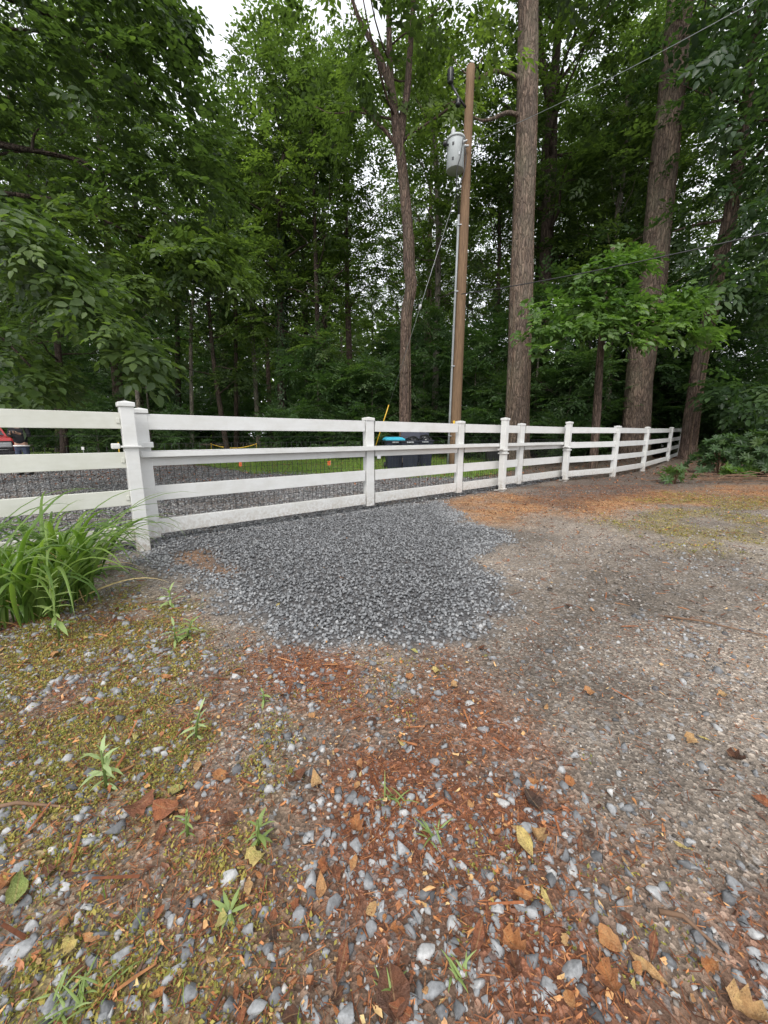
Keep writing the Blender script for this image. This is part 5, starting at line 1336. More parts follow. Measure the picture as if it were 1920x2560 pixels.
for sx in (-1, 1):
    m = MB(); pts_ = [(sx * 0.845, -0.75, 1.26), (sx * 0.70, -0.28, 1.66), (sx * 0.70, 1.6, 1.69), (sx * 0.845, 2.0, 1.26)]; m.add(pts_, [(0, 1, 2, 3) if sx > 0 else (3, 2, 1, 0)]); m.build('side_window', M['glass'], car)
    MB().box((sx * 0.70, -2.50, 0.88), (0.34, 0.10, 0.17), None, 0.03).build('headlight', M['lens'], car)
    MB().box((sx * 1.02, -0.85, 1.22), (0.16, 0.10, 0.14), None, 0.03).build('mirror', M['black'], car)
    for y in (-1.55, 1.55):
        w = MB(); w.lathe((sx * 0.86, y, 0.36), [(0.2, -0.11), (0.33, -0.11), (0.36, -0.07), (0.36, 0.07), (0.33, 0.11), (0.2, 0.11)], 24, Matrix.Rotation(R(90), 3, 'Y')); wo_ = w.build('wheel', M['tyre'], car)
        MB().lathe((sx * 0.88, y, 0.36), [(0, -0.08), (0.2, -0.1), (0.21, 0.1), (0.06, 0.085), (0, 0.09)], 20, Matrix.Rotation(R(90), 3, 'Y')).build('rim', M['steel'], wo_)
MB().box((0, -2.47, 0.84), (1.80, 0.10, 0.36), None, 0.03).build('grille', M['black'], car)
MB().box((0, -2.52, 0.55), (1.86, 0.16, 0.24), None, 0.05).build('bumper', M['black'], car)
MB().box((0, -2.525, 0.72), (1.5, 0.03, 0.03), None, 0.008).build('trim_strip', M['chrome'], car)

ps = PT(53, 1110, 12.0)
pe = thing('person', 'person in a black top and blue jeans raising both hands by the red car', 'person', (ps.x, ps.y, gz1(ps.x, ps.y) + 0.012), R(18))
def skin(name, verts, edges, rads, mat, parent, root=0, sub=2):
    me = bpy.data.meshes.new(name); me.from_pydata(verts, edges, []); me.materials.append(mat); me.polygons.foreach_set('use_smooth', [])
    o = link(name, me, parent); md = o.modifiers.new('skin', 'SKIN'); md.use_smooth_shade = True
    for i, d in enumerate(me.skin_vertices[0].data): d.radius = (rads[i], rads[i] * 0.85) if not isinstance(rads[i], tuple) else rads[i]; d.use_root = (i == root)
    s = o.modifiers.new('sub', 'SUBSURF'); s.levels = sub; s.render_levels = sub; return o
bv_ = [(0, 0, 0.95), (0, 0.01, 1.12), (0, 0.01, 1.30), (0, 0.0, 1.46), (0, -0.01, 1.54), (0, -0.02, 1.62), (0, -0.02, 1.74)]
be_ = [(i, i + 1) for i in range(6)]; rd_ = [(0.16, 0.115), (0.145, 0.11), (0.17, 0.12), (0.11, 0.08), 0.052, (0.075, 0.088), (0.07, 0.085)]
arms = {}
for sx in (-1, 1):
    o = len(bv_); bv_ += [(sx * 0.17, 0.01, 1.43), (sx * 0.25, -0.02, 1.20), (sx * 0.10, -0.26, 1.26), (sx * 0.07, -0.33, 1.29)]; be_ += [(3, o), (o, o + 1), (o + 1, o + 2), (o + 2, o + 3)]; rd_ += [0.066, 0.052, 0.036, (0.036, 0.022)]; arms[sx] = o
    h = len(bv_)
    for f in range(4):                                   # four fingers, unequal and bent
        b0 = len(bv_); zf = 1.32 - 0.018 * f; L = (0.034, 0.04, 0.037, 0.028)[f]
        bv_ += [(sx * 0.062, -0.355, zf), (sx * 0.045, -0.36 - L, zf + 0.012), (sx * 0.022, -0.36 - L * 0.8, zf + 0.014)]; be_ += [(o + 3, b0), (b0, b0 + 1), (b0 + 1, b0 + 2)]; rd_ += [0.0095, 0.009, 0.008]
    b0 = len(bv_); bv_ += [(sx * 0.05, -0.31, 1.33), (sx * 0.03, -0.335, 1.352)]; be_ += [(o + 3, b0), (b0, b0 + 1)]; rd_ += [0.011, 0.009]
    o = len(bv_); bv_ += [(sx * 0.095, 0, 0.88), (sx * 0.105, -0.01, 0.50), (sx * 0.115, 0.01, 0.10), (sx * 0.125, -0.14, 0.045)]; be_ += [(0, o), (o, o + 1), (o + 1, o + 2), (o + 2, o + 3)]; rd_ += [0.095, 0.062, 0.045, (0.05, 0.035)]
skin('body', bv_, be_, rd_, M['skin'], pe, 0)
m = MB(); m.lathe((0, -0.02, 1.645), [(0.0, 0.115), (0.06, 0.10), (0.088, 0.06), (0.094, 0.02), (0.092, -0.01), (0.0, -0.01)], 16); m.build('hair', M['hair'], pe)
m = MB(); m.box((0, -0.118, 1.62), (0.024, 0.03, 0.04), None, 0.008)
for sx in (-1, 1): m.box((sx * 0.083, -0.015, 1.63), (0.018, 0.035, 0.055), None, 0.008)
m.build('face', M['skin'], pe)
m = MB()
for sx in (-1, 1): m.lathe((sx * 0.03, -0.105, 1.655), [(0, -0.008), (0.010, -0.003), (0.010, 0.003), (0, 0.008)], 8)
m.box((0, -0.106, 1.575), (0.045, 0.008, 0.008), None, 0.002); m.build('eyes_and_mouth', M['black'], pe)
sv = [(0, 0, 0.90), (0, 0.01, 1.14), (0, 0.01, 1.30), (0, 0, 1.46)]; se = [(0, 1), (1, 2), (2, 3)]; sr = [(0.20, 0.15), (0.175, 0.135), (0.20, 0.145), (0.12, 0.09)]
for sx in (-1, 1):
    o = len(sv); sv += [(sx * 0.18, 0.01, 1.44), (sx * 0.255, -0.02, 1.20), (sx * 0.115, -0.235, 1.25)]; se += [(3, o), (o, o + 1), (o + 1, o + 2)]; sr += [0.088, 0.072, 0.052]
skin('sweater', sv, se, sr, M['sweater'], pe)
jv = [(0, 0, 0.97), (0, 0, 0.90)]; je = [(0, 1)]; jr = [(0.178, 0.132), (0.18, 0.135)]
for sx in (-1, 1): o = len(jv); jv += [(sx * 0.10, 0, 0.80), (sx * 0.108, -0.01, 0.50), (sx * 0.115, 0.01, 0.07)]; je += [(1, o), (o, o + 1), (o + 1, o + 2)]; jr += [0.108, 0.085, 0.072]
skin('jeans', jv, je, jr, M['jeans'], pe)
m = MB(); m.lathe((0, 0, 0.90), [(0.19, -0.018), (0.205, -0.018), (0.20, 0.018), (0.19, 0.018)], 20); o = m.build('shirt_hem', M['white'], pe); o.scale = (1.0, 0.76, 1)
for sx in (-1, 1): MB().box((sx * 0.125, -0.06, 0.045), (0.10, 0.28, 0.09), None, 0.03).build('shoe', M['black'], pe)
MB().box((0, -0.372, 1.315), (0.15, 0.012, 0.075), None, 0.005).build('phone', M['black'], pe)

# ------------------------------------------------------------------ clump of long strap leaves at the fence
lc = G(105, 1520)
lily = thing('strap_leaf_clump', 'big clump of arching strap shaped green leaves against the weathered fence', 'plant', (lc.x, lc.y, gz1(lc.x, lc.y)))
def strap(L, w, lean, curl, fold=0.25, n=11):
    V, F = [], []; p = np.zeros(3); a = lean
    for i in range(n):
        t = i / (n - 1); ww = w * (0.55 + 0.9 * min(1, t * 3)) * (1 - max(0, t - 0.35) / 0.65) ** 0.75 / 1.35 + 0.0006
        d = np.array([0, math.sin(a), math.cos(a)]); up = np.array([0, math.cos(a), -math.sin(a)])
        for sx in (-1, 0, 1): V.append(p + np.array([sx * ww / 2, 0, 0]) - up * (0 if sx else -1) * (-ww) * fold)
        p = p + d * L / (n - 1); a += curl * (0.35 + 1.5 * t) / (n - 1)
    for i in range(n - 1):
        for k in (0, 1): F.append((i * 3 + k, i * 3 + k + 1, i * 3 + 4 + k, i * 3 + 3 + k))
    return np.array(V), np.array(F)
LM = []
for i in range(22):
    L = random.uniform(0.9, 1.35) if i < 15 else random.uniform(0.4, 0.7)
    v, f = strap(L, random.uniform(0.026, 0.042), random.uniform(0.05, 0.45), random.uniform(1.3, 3.1))
    LM.append(np_mesh('strap_leaf', v, f, M['lily'], np.full(len(v), random.uniform(0.1, 0.9)) + np.linspace(-0.08, 0.12, len(v)), True))
cents = [G(60, 1480), G(150, 1470), G(225, 1440), G(20, 1560), G(110, 1545), G(-90, 1500), G(-20, 1470), G(190, 1500)]
for i in range(272):
    c = cents[i % len(cents)]; o = link('leaf', LM[i % len(LM)], lily)
    x, y = c.x + random.gauss(0, 0.07), c.y + random.gauss(0, 0.06)
    o.location = (x - lc.x, y - lc.y, 0.0)
    a = random.uniform(0, 6.283); 
    if random.random() < 0.45: a = random.choice([-1.57, -1.2, -2.2]) + random.gauss(0, 0.55)       # many fall towards the light on the open side
    s = random.uniform(0.70, 1.05); o.rotation_euler = (0, random.gauss(0, 0.12), a); o.scale = (1.0, s, s)

for i in range(26):
    c = cents[i % len(cents)]; v, f = strap(random.uniform(0.4, 0.8), random.uniform(0.012, 0.024), random.uniform(0.5, 1.2), random.uniform(0.8, 1.8))
    o = link('leaf', np_mesh('strap_leaf', v, f, M['crumb'], np.full(len(v), random.uniform(0.72, 0.98)), True), lily); o.location = (c.x + random.gauss(0, 0.08) - lc.x, c.y + random.gauss(0, 0.07) - lc.y, 0.0)
    o.rotation_euler = (0, random.gauss(0, 0.3), random.uniform(0, 6.28)); o['label'] = 'dry straw coloured leaf of the clump'

# ------------------------------------------------------------------ weeds with narrow leaves
def weed(label, px, py, h, n, ll, tone, lean=0.0, rosette=False):
    p = G(px, py); t = thing('weed', label, 'weed', (p.x, p.y, gz1(p.x, p.y)))
    if not rosette:
        m = MB(); m.tube([(0, 0, -0.02), (lean * 0.4, 0, h * 0.5), (lean, 0, h)], [0.006, 0.005, 0.003], 6); m.build('stem', M['weed'], t)
    k = n; f = np.linspace(0.15, 1.0, k) if not rosette else np.full(k, 0.3)
    az = np.arange(k) * 2.4 + rng.normal(0, 0.5, k)
    el = (-0.2 + 1.1 * f ** 2) + rng.normal(0, 0.22, k) if not rosette else rng.uniform(0.15, 0.7, k)
    d = np.stack([np.cos(az) * np.cos(el), np.sin(az) * np.cos(el), np.sin(el)], 1)
    pos = np.stack([lean * f, np.zeros(k), h * f], 1)
    lm = np.array([(0, 0, 0), (-0.10, 0.3, 0.02), (-0.085, 0.65, 0.0), (0, 1, -0.16), (0.085, 0.65, 0.0), (0.10, 0.3, 0.02), (0, 0.5, 0.045)])
    lf = np.array([(0, 6, 1), (1, 6, 2), (2, 6, 3), (3, 6, 4), (4, 6, 5), (5, 6, 0)])
    Fm = frames(d, np.array([0, 0, 1.0]) + rng.normal(0, 0.15, (k, 3)))
    for j in range(k):
        s = ll * (0.65 + 0.5 * math.sin(math.pi * min(1, 0.15 + 0.75 * f[j]))) * rng.uniform(0.6, 1.2)
        v, ff, T = scatter(lm, lf, pos[j:j + 1], Fm[j:j + 1], np.array([s]), np.array([tone + 0.25 * f[j] * (not rosette)]))
        link('leaf', np_mesh('weed_leaf', v, ff, M['weed'], T), t)
weed('tall leafy weed with pale narrow leaves in front of the strap leaf clump', 150, 1600, 0.40, 26, 0.105, 0.35)
weed('small bright weed at the edge of the gravel right of the strap leaf clump', 428, 1520, 0.13, 13, 0.085, 0.5)
weed('low pair of pale weeds growing in the moss below the gravel edge', 440, 1612, 0.11, 15, 0.085, 0.45)
weed('drooping weed with wide leaves just right of the pale pair', 468, 1598, 0.12, 11, 0.08, 0.4, 0.04)
weed('pale grey green weed standing beside the large red brown leaves', 268, 1972, 0.15, 18, 0.068, 0.8)
weed('narrow upright whitish weed above the curled orange leaf', 488, 1850, 0.13, 12, 0.06, 0.85, 0.03)
weed('star shaped green rosette next to the round yellow leaf', 575, 2290, 0.03, 10, 0.046, 0.45, 0, True)
weed('small dark green weed among stones right of the large red brown leaves', 470, 2090, 0.07, 9, 0.045, 0.3)
weed('leafy little weed below the round brown leaf', 648, 2110, 0.09, 14, 0.05, 0.35)
weed('tiny weed sprouting near the curled brown pair of leaves', 660, 1760, 0.06, 9, 0.045, 0.4)
def tuft(label, px, py, n, h, sp):
    p = G(px, py); t = thing('grass_tuft', label, 'grass tuft', (p.x, p.y, gz1(p.x, p.y)))
    for k in range(n):
        v, f = strap(h * random.uniform(0.6, 1.1), 0.005, random.uniform(0.5, 1.2), random.uniform(0.3, 1.2), 0.2, 6)
        o = link('blade', np_mesh('blade', v, f, M['weed'], np.full(len(v), random.uniform(0.2, 0.6)), True), t); o.location = (random.gauss(0, sp), random.gauss(0, sp * 0.6), 0); o.rotation_euler = (0, 0, random.uniform(0, 6.28))
tuft('grass tuft with spreading blades among the stones left of the tan leaf pair', 1085, 2095, 12, 0.065, 0.02)
tuft('grass tuft near the bottom edge between grey stones', 1150, 2440, 10, 0.055, 0.012)
tuft('thin grass tuft beside the brown leaf at the bottom of the lane', 965, 2490, 9, 0.05, 0.012)
tuft('soft grass tuft in the moss at the lower left corner', 190, 2500, 26, 0.07, 0.04)
tuft('bright grass tuft at the edge of the moss above the round brown leaf', 985, 2000, 12, 0.08, 0.02)

# ------------------------------------------------------------------ fallen leaves
def leaf_shape(kind, seed):
    r = np.random.default_rng(seed); n = 7; m_ = 5
    ts = np.linspace(0, 1, n)
    if kind == 'oval': w = 0.27 * np.sin(np.pi * np.clip(ts * 0.96 + 0.03, 0, 1)) ** 0.8
    elif kind == 'long': w = 0.16 * np.sin(np.pi * np.clip(ts * 0.96 + 0.03, 0, 1)) ** 0.9
    elif kind == 'broad': w = 0.40 * np.sin(np.pi * np.clip(ts * 0.93 + 0.05, 0, 1)) ** 0.65
    else: w = np.array([0.10, 0.42, 0.26, 0.46, 0.24, 0.36, 0.05])          # lobed
    c1, c2, tw = r.uniform(-0.6, 2.2), r.uniform(0.3, 1.5) * r.choice([1, 1, -1]), r.normal(0, 0.9)
    V = []
    for i, t in enumerate(ts):
        for j in range(m_):
            s = (j - 2) / 2; x = s * w[i] * (1 + r.normal(0, 0.13)); y = t - 0.5 + r.normal(0, 0.02)
            z = 0.35 * c1 * (y * y * 2) + c2 * x * x * 1.6 + tw * x * y * 0.8 + 0.03 * abs(s) + r.normal(0, 0.022)
            V.append((x, y, z))
    F = [(i * m_ + j, i * m_ + j + 1, (i + 1) * m_ + j + 1, (i + 1) * m_ + j) for i in range(n - 1) for j in range(m_ - 1)]
    V = np.array(V); V[:, 2] -= V[:, 2].min(); o = len(V)
    st = np.array([(-0.012, -0.5, V[2, 2]), (0.012, -0.5, V[2, 2]), (0.012, -0.72, V[2, 2] + 0.03), (-0.012, -0.72, V[2, 2] + 0.03)])
    return np.concatenate([V, st]), np.array(F + [(o, o + 1, o + 2, o + 3)])
def colour_tone(c): return {'dark': 0.06, 'brown': 0.17, 'rust': 0.27, 'orange': 0.46, 'tan': 0.62, 'yellow': 0.8, 'olive': 0.9, 'green': 0.98}[c]
SH = {}
for kd in ('oval', 'long', 'broad', 'lobed'):
    for c in ('dark', 'brown', 'rust', 'orange', 'tan', 'yellow', 'olive', 'green'):
        SH[kd, c] = []
        for q in range(4 if kd == 'oval' else 2):
            v, f = leaf_shape(kd, hash((kd == 'long', kd == 'broad', kd == 'lobed', q)) % 1000)
            SH[kd, c].append(np_mesh('fallen_leaf', v, f, M['fallen'], np.clip(colour_tone(c) + rng.normal(0, 0.02) + 0.03 * np.sin(v[:, 1] * 9 + q) + 0.03 * v[:, 0], 0, 1), True))
def leaf(label, px, py, size, kd, c, rz=None, group=None, tilt=0.2, at_=None):
    p = G(px, py) if at_ is None else Vector((at_[0], at_[1], 0))
    o = link('fallen_leaf', random.choice(SH[kd, c]), None, (p.x, p.y, gz1(p.x, p.y) + 0.012))
    o.rotation_euler = (random.gauss(0, tilt), random.gauss(0, tilt), random.uniform(0, 6.28) if rz is None else R(rz)); o.scale = (size * 0.66,) * 3
    return tag(o, label, 'leaf', group)
NAMED = [
 (347, 2034, .135, 'lobed', 'rust', -35, 'largest red brown lobed leaf lying in the stones beside the pale weed'), (417, 2036, .125, 'broad', 'rust', 80, 'large red brown leaf overlapping the right side of the largest lobed leaf'),
 (402, 2098, .085, 'oval', 'rust', 10, 'smooth red brown leaf just under the two large red brown leaves'), (573, 2063, .08, 'broad', 'brown', 30, 'round brown leaf standing on edge among grey stones'),
 (745, 1950, .12, 'broad', 'brown', 40, 'big curled dark brown leaf on bare soil'), (792, 1968, .11, 'oval', 'tan', 20, 'tan veined leaf leaning on the big curled dark brown leaf'),
 (443, 1985, .075, 'broad', 'olive', 0, 'round olive leaf above the large red brown leaf'), (495, 1926, .07, 'oval', 'tan', 10, 'upright tan leaf with a pointed tip above the moss'),
 (312, 1936, .11, 'long', 'orange', -60, 'curled orange leaf right of the pale grey green weed'), (345, 1853, .07, 'oval', 'yellow', 80, 'small yellow oval leaf alone in the moss'),
 (550, 1950, .08, 'broad', 'orange', -70, 'flat orange leaf near dark stones left of bare soil'), (42, 2243, .135, 'oval', 'green', 35, 'biggest light green leaf at the left margin'),
 (20, 2220, .13, 'oval', 'orange', 55, 'orange leaf tucked behind the biggest light green leaf'), (556, 2312, .055, 'broad', 'yellow', 0, 'round yellow leaf under the star shaped rosette'),
 (804, 2231, .085, 'oval', 'orange', 5, 'upright orange oval leaf in the middle of the stones'), (839, 2193, .075, 'oval', 'rust', 20, 'red brown oval leaf up and right of the upright orange leaf'),
 (622, 2228, .06, 'oval', 'tan', 15, 'small tan leaf beside mossy stones above the rosette'), (637, 2153, .08, 'lobed', 'yellow', 60, 'ragged yellow leaf below the leafy little weed'),
 (885, 2167, .06, 'oval', 'orange', -20, 'small orange leaf right of the red brown oval leaf'), (232, 2355, .09, 'long', 'orange', 75, 'curled orange leaf in the moss near the lower left'),
 (856, 2415, .14, 'long', 'rust', -10, 'long rust coloured strip of leaf near the bottom centre'), (891, 2080, .085, 'lobed', 'orange', 15, 'ragged orange leaf above the small orange leaf'),
 (1309, 2110, .115, 'oval', 'yellow', 15, 'long yellow tan leaf of the pair on the bare lane'), (1345, 2103, .085, 'lobed', 'tan', -30, 'spotted tan leaf touching the long yellow tan leaf'),
 (1330, 2006, .10, 'broad', 'dark', 20, 'dark grey green folded leaf on pale earth'), (1333, 1962, .06, 'oval', 'orange', 60, 'orange oval leaf above the dark folded leaf'),
 (1423, 1959, .055, 'broad', 'orange', 0, 'small round orange leaf right of the orange oval leaf'), (1293, 2077, .05, 'oval', 'tan', 80, 'tiny pale leaf on top of the yellow tan pair'),
 (1307, 2243, .075, 'oval', 'orange', 70, 'pinkish orange leaf on dark soil among bark'), (1365, 2258, .085, 'long', 'yellow', 5, 'yellow leaf with a red spot next to the pinkish orange leaf'),
 (1287, 2373, .085, 'lobed', 'orange', 40, 'orange pointed leaf left of the bottom stones'), (1524, 2462, .085, 'lobed', 'orange', 0, 'split orange brown leaf between stones near the bottom'),
 (1521, 2358, .08, 'broad', 'orange', 30, 'pale orange leaf above the split orange brown leaf'), (1617, 2433, .12, 'long', 'tan', 40, 'long pinkish tan leaf right of the split leaf'),
 (1840, 1904, .085, 'lobed', 'dark', 30, 'dark curled leaf alone on the lane at the right'), (1838, 1886, .045, 'oval', 'orange', 0, 'small orange leaf on top of the dark curled leaf'),
 (1707, 2127, .075, 'long', 'yellow', 35, 'narrow yellow leaf in the right hand stones'), (1906, 2010, .085, 'oval', 'rust', 40, 'rust leaf at the right margin of the lane'),
 (1449, 2121, .08, 'long', 'rust', -30, 'narrow rust leaf between grey stones right of the tan pair'), (1009, 1869, .065, 'oval', 'yellow', 70, 'yellow leaf below the gravel patch on dark earth'),
 (1024, 1698, .075, 'broad', 'orange', 10, 'orange leaf right under the gravel patch edge'), (1090, 1684, .065, 'lobed', 'yellow', 30, 'yellow lobed leaf near the bottom edge of the gravel patch'),
 (1134, 1721, .07, 'lobed', 'tan', -20, 'tan ragged leaf below the yellow lobed leaf'), (1475, 1739, .085, 'lobed', 'orange', 20, 'orange lobed leaf in the middle of the bare lane'),
 (1811, 1745, .07, 'lobed', 'tan', 10, 'tan lobed leaf with a long stalk far along the lane'), (1759, 1853, .07, 'long', 'yellow', 30, 'narrow yellow leaf right of a curled tan leaf'),
 (1728, 1857, .075, 'lobed', 'tan', -20, 'curled tan leaf left of the narrow yellow leaf'), (983, 2490, .13, 'broad', 'brown', 10, 'broad brown leaf at the bottom centre edge'),
 (1003, 2540, .085, 'oval', 'brown', 70, 'brown oval leaf below the broad brown leaf at the bottom'), (1863, 2535, .10, 'lobed', 'tan', 50, 'yellowish tan leaf in the bottom right corner'),
 (1195, 2358, .14, 'long', 'rust', -30, 'long rust bark coloured leaf left of the orange pointed leaf'), (1631, 2375, .10, 'long', 'rust', -40, 'thin rust leaf above the long pinkish tan leaf'),
 (142, 1645, .085, 'lobed', 'orange', 60, 'orange leaf in the moss below the strap leaf clump'), (420, 1700, .13, 'long', 'orange', 70, 'long orange leaf at the edge of the moss'),
 (60, 1665, .075, 'oval', 'orange', 70, 'reddish orange leaf in the moss by the left margin'), (1205, 1625, .07, 'broad', 'dark', 0, 'black curled leaf at the lower rim of the gravel patch'),
 (1035, 1635, .07, 'oval', 'yellow', 60, 'yellow oval leaf at the foot of the gravel patch'), (1375, 1478, .075, 'broad', 'dark', 0, 'dark leaf alone on the lane right of the gravel patch'),
 (1420, 1520, .085, 'broad', 'dark', 40, 'larger dark curled leaf on the lane below the lone dark leaf')]
for px, py, s, kd, c, rz, lab in NAMED: leaf(lab, px, py, s, kd, c, rz)
def zone(x, y):
    m = masks(np.array([x]), np.array([y]))
    if m['patch'][0] > 0.5: return 'on the fresh gravel'
    if soft(np.array([x]), np.array([y]), MOSS, 0.3, 0.2, 2, 5)[0] > 0.5: return 'in the moss and stones'
    if m['litter'][0] > 0.25: return 'among the red bark litter'
    return 'on the packed lane'
SMALL = []
cnt = 0
cols, wts = ['dark', 'brown', 'rust', 'orange', 'tan', 'yellow'], [0.10, 0.13, 0.25, 0.29, 0.16, 0.07]
kinds_ = {'oval': 'oval', 'long': 'narrow', 'broad': 'rounded', 'lobed': 'ragged'}
while cnt < 238:
    y = 0.42 + 4.0 * random.random() ** 1.5; x = random.uniform(-1.05, 1.05) * (y * 0.98 + 0.15)
    m = masks(np.array([x]), np.array([y])); wgt = 0.35 + 0.65 * max(soft(np.array([x]), np.array([y]), MOSS, 0.4, 0.2, 2, 5)[0], soft(np.array([x]), np.array([y]), LITTER, 0.4, 0.2, 2, 6)[0]) - 0.05 * m['patch'][0] - 0.25 * (x > 0.6)
    if random.random() > wgt: continue
    c = random.choices(cols, wts)[0]; kd = random.choice(['oval', 'oval', 'long', 'broad', 'lobed'])
    if zone(x, y) == 'on the packed lane' and random.random() < 0.4: c = random.choice(['dark', 'brown'])
    o = leaf('leaf', 0, 0, random.uniform(0.02, 0.055), kd, c, None, 'small fallen leaves on the ground', 0.3, (x, y)); cnt += 1
    SMALL.append((o, f'small {kinds_[kd]} {dict(dark="blackish").get(c, c)} leaf'))
LM_ = [(p_, n_) for p_, n_ in ((G(268, 1972), 'the pale grey green weed'), (G(575, 2290), 'the star shaped rosette'), (G(648, 2110), 'the leafy little weed'), (G(347, 2034), 'the largest lobed leaf'), (G(745, 1950), 'the big curled brown leaf'), (G(42, 2243), 'the biggest light green leaf'), (G(804, 2231), 'the upright orange leaf'), (G(1309, 2110), 'the yellow tan leaf pair'), (G(1330, 2006), 'the dark folded leaf'), (G(1365, 2258), 'the red spotted yellow leaf'), (G(1524, 2462), 'the split orange brown leaf'), (G(1840, 1904), 'the dark curled leaf'), (G(1707, 2127), 'the narrow yellow leaf'), (G(1863, 2535), 'the bottom right corner leaf'), (G(856, 2415), 'the long rust strip'), (G(983, 2490), 'the broad brown bottom leaf'), (G(488, 1850), 'the whitish weed'), (G(440, 1612), 'the pale weed pair'), (G(150, 1600), 'the tall leafy weed'), (G(60, 1665), 'the mossy left margin'), (G(1009, 1869), 'the yellow dark earth leaf'), (G(1130, 1640), 'the gravel patch rim'), (G(850, 1450), 'the gravel patch middle'), (G(1090, 1360), 'the gravel patch corner'), (G(480, 1400), 'the bare gravel spot'), (G(1475, 1739), 'the orange lobed lane leaf'), (G(1420, 1520), 'the larger dark lane leaf'), (G(1700, 1500), 'the right lane side'), (G(210, 2480), 'the lower left grass tuft'), (G(1085, 2095), 'the grass tuft by the pair'))]
gr_ = {}
for o, w in SMALL:
    d_, n_ = min(((o.location.xy - p_.xy).length, n_) for p_, n_ in LM_); gr_.setdefault((w, n_), []).append((d_, o))
NEAR = ['nearest', 'second nearest', 'third nearest', 'fourth nearest', 'fifth nearest', 'sixth nearest', 'seventh nearest', 'eighth nearest']
for (w, n_), l_ in gr_.items():
    l_.sort(key=lambda t_: t_[0])
    for j, (d_, o) in enumerate(l_): o['label'] = f'{w} close to {n_}' if len(l_) == 1 else f'{w}, {NEAR[min(j, 7)]} such to {n_}'
# crumbs of leaf too many to count
parts = []
def dcr(x, y):
    m = masks(x, y); return np.clip(0.12 + 0.8 * soft(x, y, MOSS, 0.4, 0.2, 2, 5) + 0.7 * soft(x, y, LITTER, 0.4, 0.2, 2, 6) + 0.6 * m['orange'] + 0.55 * m['ygrass'] + 0.7 * m['brush'] + 0.4 * m['mulch'] - 0.5 * m['patch'] - m['drive'], 0.02, 1)
lv, lf_ = leaf_shape('oval', 5); lv, lf_ = lv[:35], lf_[:24]
CR_V = np.array([(0, -0.5, 0), (-0.3, -0.1, 0.06), (-0.2, 0.3, 0.1), (0, 0.5, 0.0), (0.25, 0.25, 0.1), (0.3, -0.2, 0.03), (0, 0, -0.02)]); CR_F = np.array([(0, 6, 1), (1, 6, 2), (2, 6, 3), (3, 6, 4), (4, 6, 5), (5, 6, 0)])
CRS = []
for q in range(8):
    r = np.random.default_rng(900 + q); k = 7; an_ = np.sort(r.uniform(0, 6.28, k)); rr_ = r.uniform(0.22, 0.6, k)
    vv = np.stack([rr_ * np.cos(an_) * r.uniform(0.4, 0.9), rr_ * np.sin(an_), r.normal(0.05, 0.09, k)], 1)
    CRS.append((np.concatenate([vv, [[0, 0, r.normal(0, 0.06)]]]), np.array([(i, (i + 1) % k, k) for i in range(k)])))
for n_, a in ((30000, (-3, 3.2, 0.38, 2.4)), (16000, (-5, 10, 2.4, 9.5))):
    x, y = pick(n_, *a, dcr); k = len(x); lo = a[2] < 1
    s = np.clip(rng.lognormal(math.log(0.0105 if lo else 0.021), 0.6, k), 0.003, 0.026 if lo else 0.045)
    w_ = rng.integers(0, 8, k); Mx = rot_zxy(rng.uniform(0, 6.28, k), rng.normal(0, 0.4, k), rng.normal(0, 0.4, k)); ps_ = np.stack([x, y, gz(x, y) + 0.004 + rng.uniform(0, 0.01, k)], 1); tt = rng.beta(1.5, 2.0, k) * 0.95
    for q in range(8):
        g = w_ == q; parts.append(scatter(CRS[q][0], CRS[q][1], ps_[g], Mx[g], np.stack([s, s * 1.25, s], 1)[g], tt[g]))
x = rng.uniform(-15, 24, 12000); y = rng.uniform(9.5, 26, 12000); k = len(x); s = rng.uniform(0.04, 0.09, k)
parts.append(scatter(CR_V, CR_F, np.stack([x, y, gz(x, y) + 0.03], 1), rot_zxy(rng.uniform(0, 6.28, k), rng.normal(0, 0.4, k), rng.normal(0, 0.4, k)), np.stack([s, s, s], 1), rng.beta(2.2, 2.6, k) * 0.6))
V, F, T = join(parts)
tag(link('leaf_crumbs', np_mesh('leaf_crumbs', V, F, M['crumb'], T)), 'crumbs of orange and brown leaf scattered over the ground', 'leaf litter', kind='stuff')

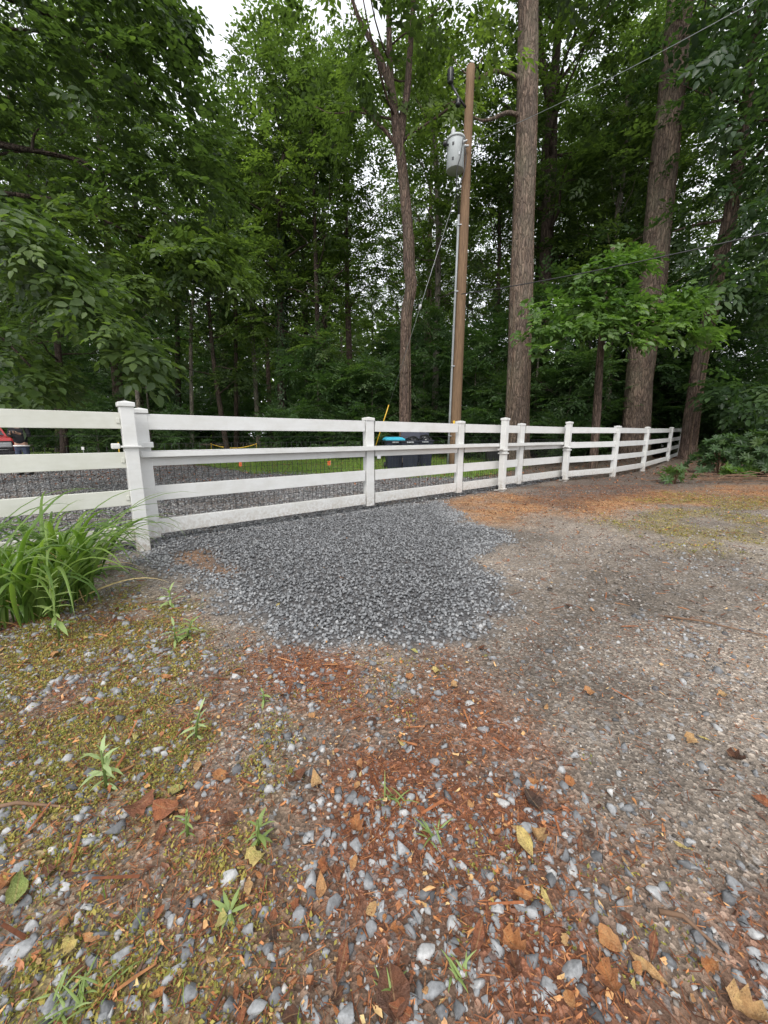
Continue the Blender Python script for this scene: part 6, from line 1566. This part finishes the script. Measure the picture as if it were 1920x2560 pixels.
# ------------------------------------------------------------------ shrubs and brush where the lane ends
def rhodo(label, px, py, n, rx, h, seed, mat='darkleaf', ll=0.42):
    p = G(px, py); r = np.random.default_rng(seed); t = thing('evergreen_shrub', label, 'shrub', (p.x, p.y, gz1(p.x, p.y)))
    pos = r.normal(0, 0.45, (n, 3)) * np.array([rx, rx * 0.8, 0]); pos[:, 2] = h * (0.15 + 0.9 * r.uniform(0, 1, n) ** 0.7) * np.clip(1.15 - (pos[:, 0] / rx) ** 2 * 0.5 - (pos[:, 1] / rx) ** 2 * 0.5, 0.1, 1.1)
    dr = unit(pos * np.array([1, 1, 0.4]) + r.normal(0, 0.35, (n, 3)) + np.array([0, -0.2, 0.3]))
    st = MB()
    for k in range(9): q = pos[r.integers(0, n)]; st.tube([Vector((0, 0, -0.1)), Vector(q) * 0.5 + Vector((0, 0, 0.1)), Vector(q)], [0.018, 0.012, 0.005], 5)
    st.build('stem', M['twig'], t)
    star = []
    for j in range(9):
        a = j * 0.698 + 0.2; e = 0.15 if j % 2 else 0.5
        star.append((np.array([math.cos(a) * math.cos(e), math.sin(a) * math.cos(e), math.sin(e)])))
    sv_, sf_, _ = scatter(LEAF4_V * np.array([0.75, 1, 1]), LEAF4_F, np.zeros((9, 3)), frames(np.array(star), np.tile([0, 0, 1.0], (9, 1))), np.full(9, ll))
    Mx = frames(np.cross(dr, r.normal(0, 1, (n, 3))), dr)
    V, F, T = scatter(sv_, sf_, pos, Mx, r.uniform(0.6, 1.15, n), np.clip(r.normal(0.5, 0.2, n), 0, 1)); link('foliage', np_mesh('foliage', V, F, M[mat], T), t)
rhodo('evergreen shrub with long whorled leaves at the right end of the fence', 1795, 1185, 130, 0.85, 1.05, 1, 'under', 0.2)
rhodo('dense dark evergreen shrub at the right margin', 1900, 1190, 220, 1.0, 1.15, 2, 'darkleaf', 0.17)
rhodo('taller evergreen shrub behind the whorled shrub', 1850, 1150, 160, 1.2, 1.3, 3, 'darkleaf', 0.22)
rhodo('bright green seedling in front of the dark evergreen shrub', 1815, 1196, 9, 0.28, 0.30, 4, 'bright', 0.22)
rhodo('second bright green seedling close to the right margin', 1872, 1192, 7, 0.24, 0.30, 5, 'bright', 0.2)
rhodo('drooping cut evergreen bough lying at the foot of the leaning tree', 1685, 1210, 16, 0.55, 0.34, 6, 'under', 0.2)
bp = G(1850, 1205)
br = thing('brush_pile', 'heap of dry cut brush under the evergreen shrubs', 'brush pile', (bp.x, bp.y, gz1(bp.x, bp.y)))
for k in range(46):
    a = random.uniform(-0.5, 0.5) + (math.pi if random.random() < .5 else 0); L = random.uniform(0.4, 1.3); x, y = random.gauss(0, 1.1), random.gauss(0, 0.28)
    m = MB(); z = random.uniform(0.01, 0.22); m.tube([(x, y, z), (x + math.cos(a) * L * 0.5, y + math.sin(a) * L * 0.5, z + random.uniform(-0.03, 0.08)), (x + math.cos(a) * L, y + math.sin(a) * L, z + random.uniform(-0.05, 0.12))], [0.012, 0.009, 0.004], 5); m.build('twig', M['twig'], br)
# broken sticks on the lane
for px, py, L, rz, lab in ((1780, 1570, 0.5, -30, 'thin dark stick lying along the right side of the lane'), (60, 2030, 0.30, 5, 'dark twig lying in the stones at the left margin'), (400, 1512, 0.20, 8, 'pale stick lying by the small bright weed'), (1720, 2330, 0.12, -35, 'short rusty twig among the right hand stones'), (1075, 1820, 0.10, 30, 'little twig on bare soil below the gravel')):
    p = G(px, py); o = MB().tube([(-L / 2, 0, 0), (-L * 0.1, 0.015, 0.008), (L / 2, -0.01, 0.0)], [0.007, 0.006, 0.003], 6).build('stick', M['twig']); o.location = (p.x, p.y, gz1(p.x, p.y) + 0.012); o.rotation_euler = (0, 0, R(rz)); tag(o, lab, 'stick')
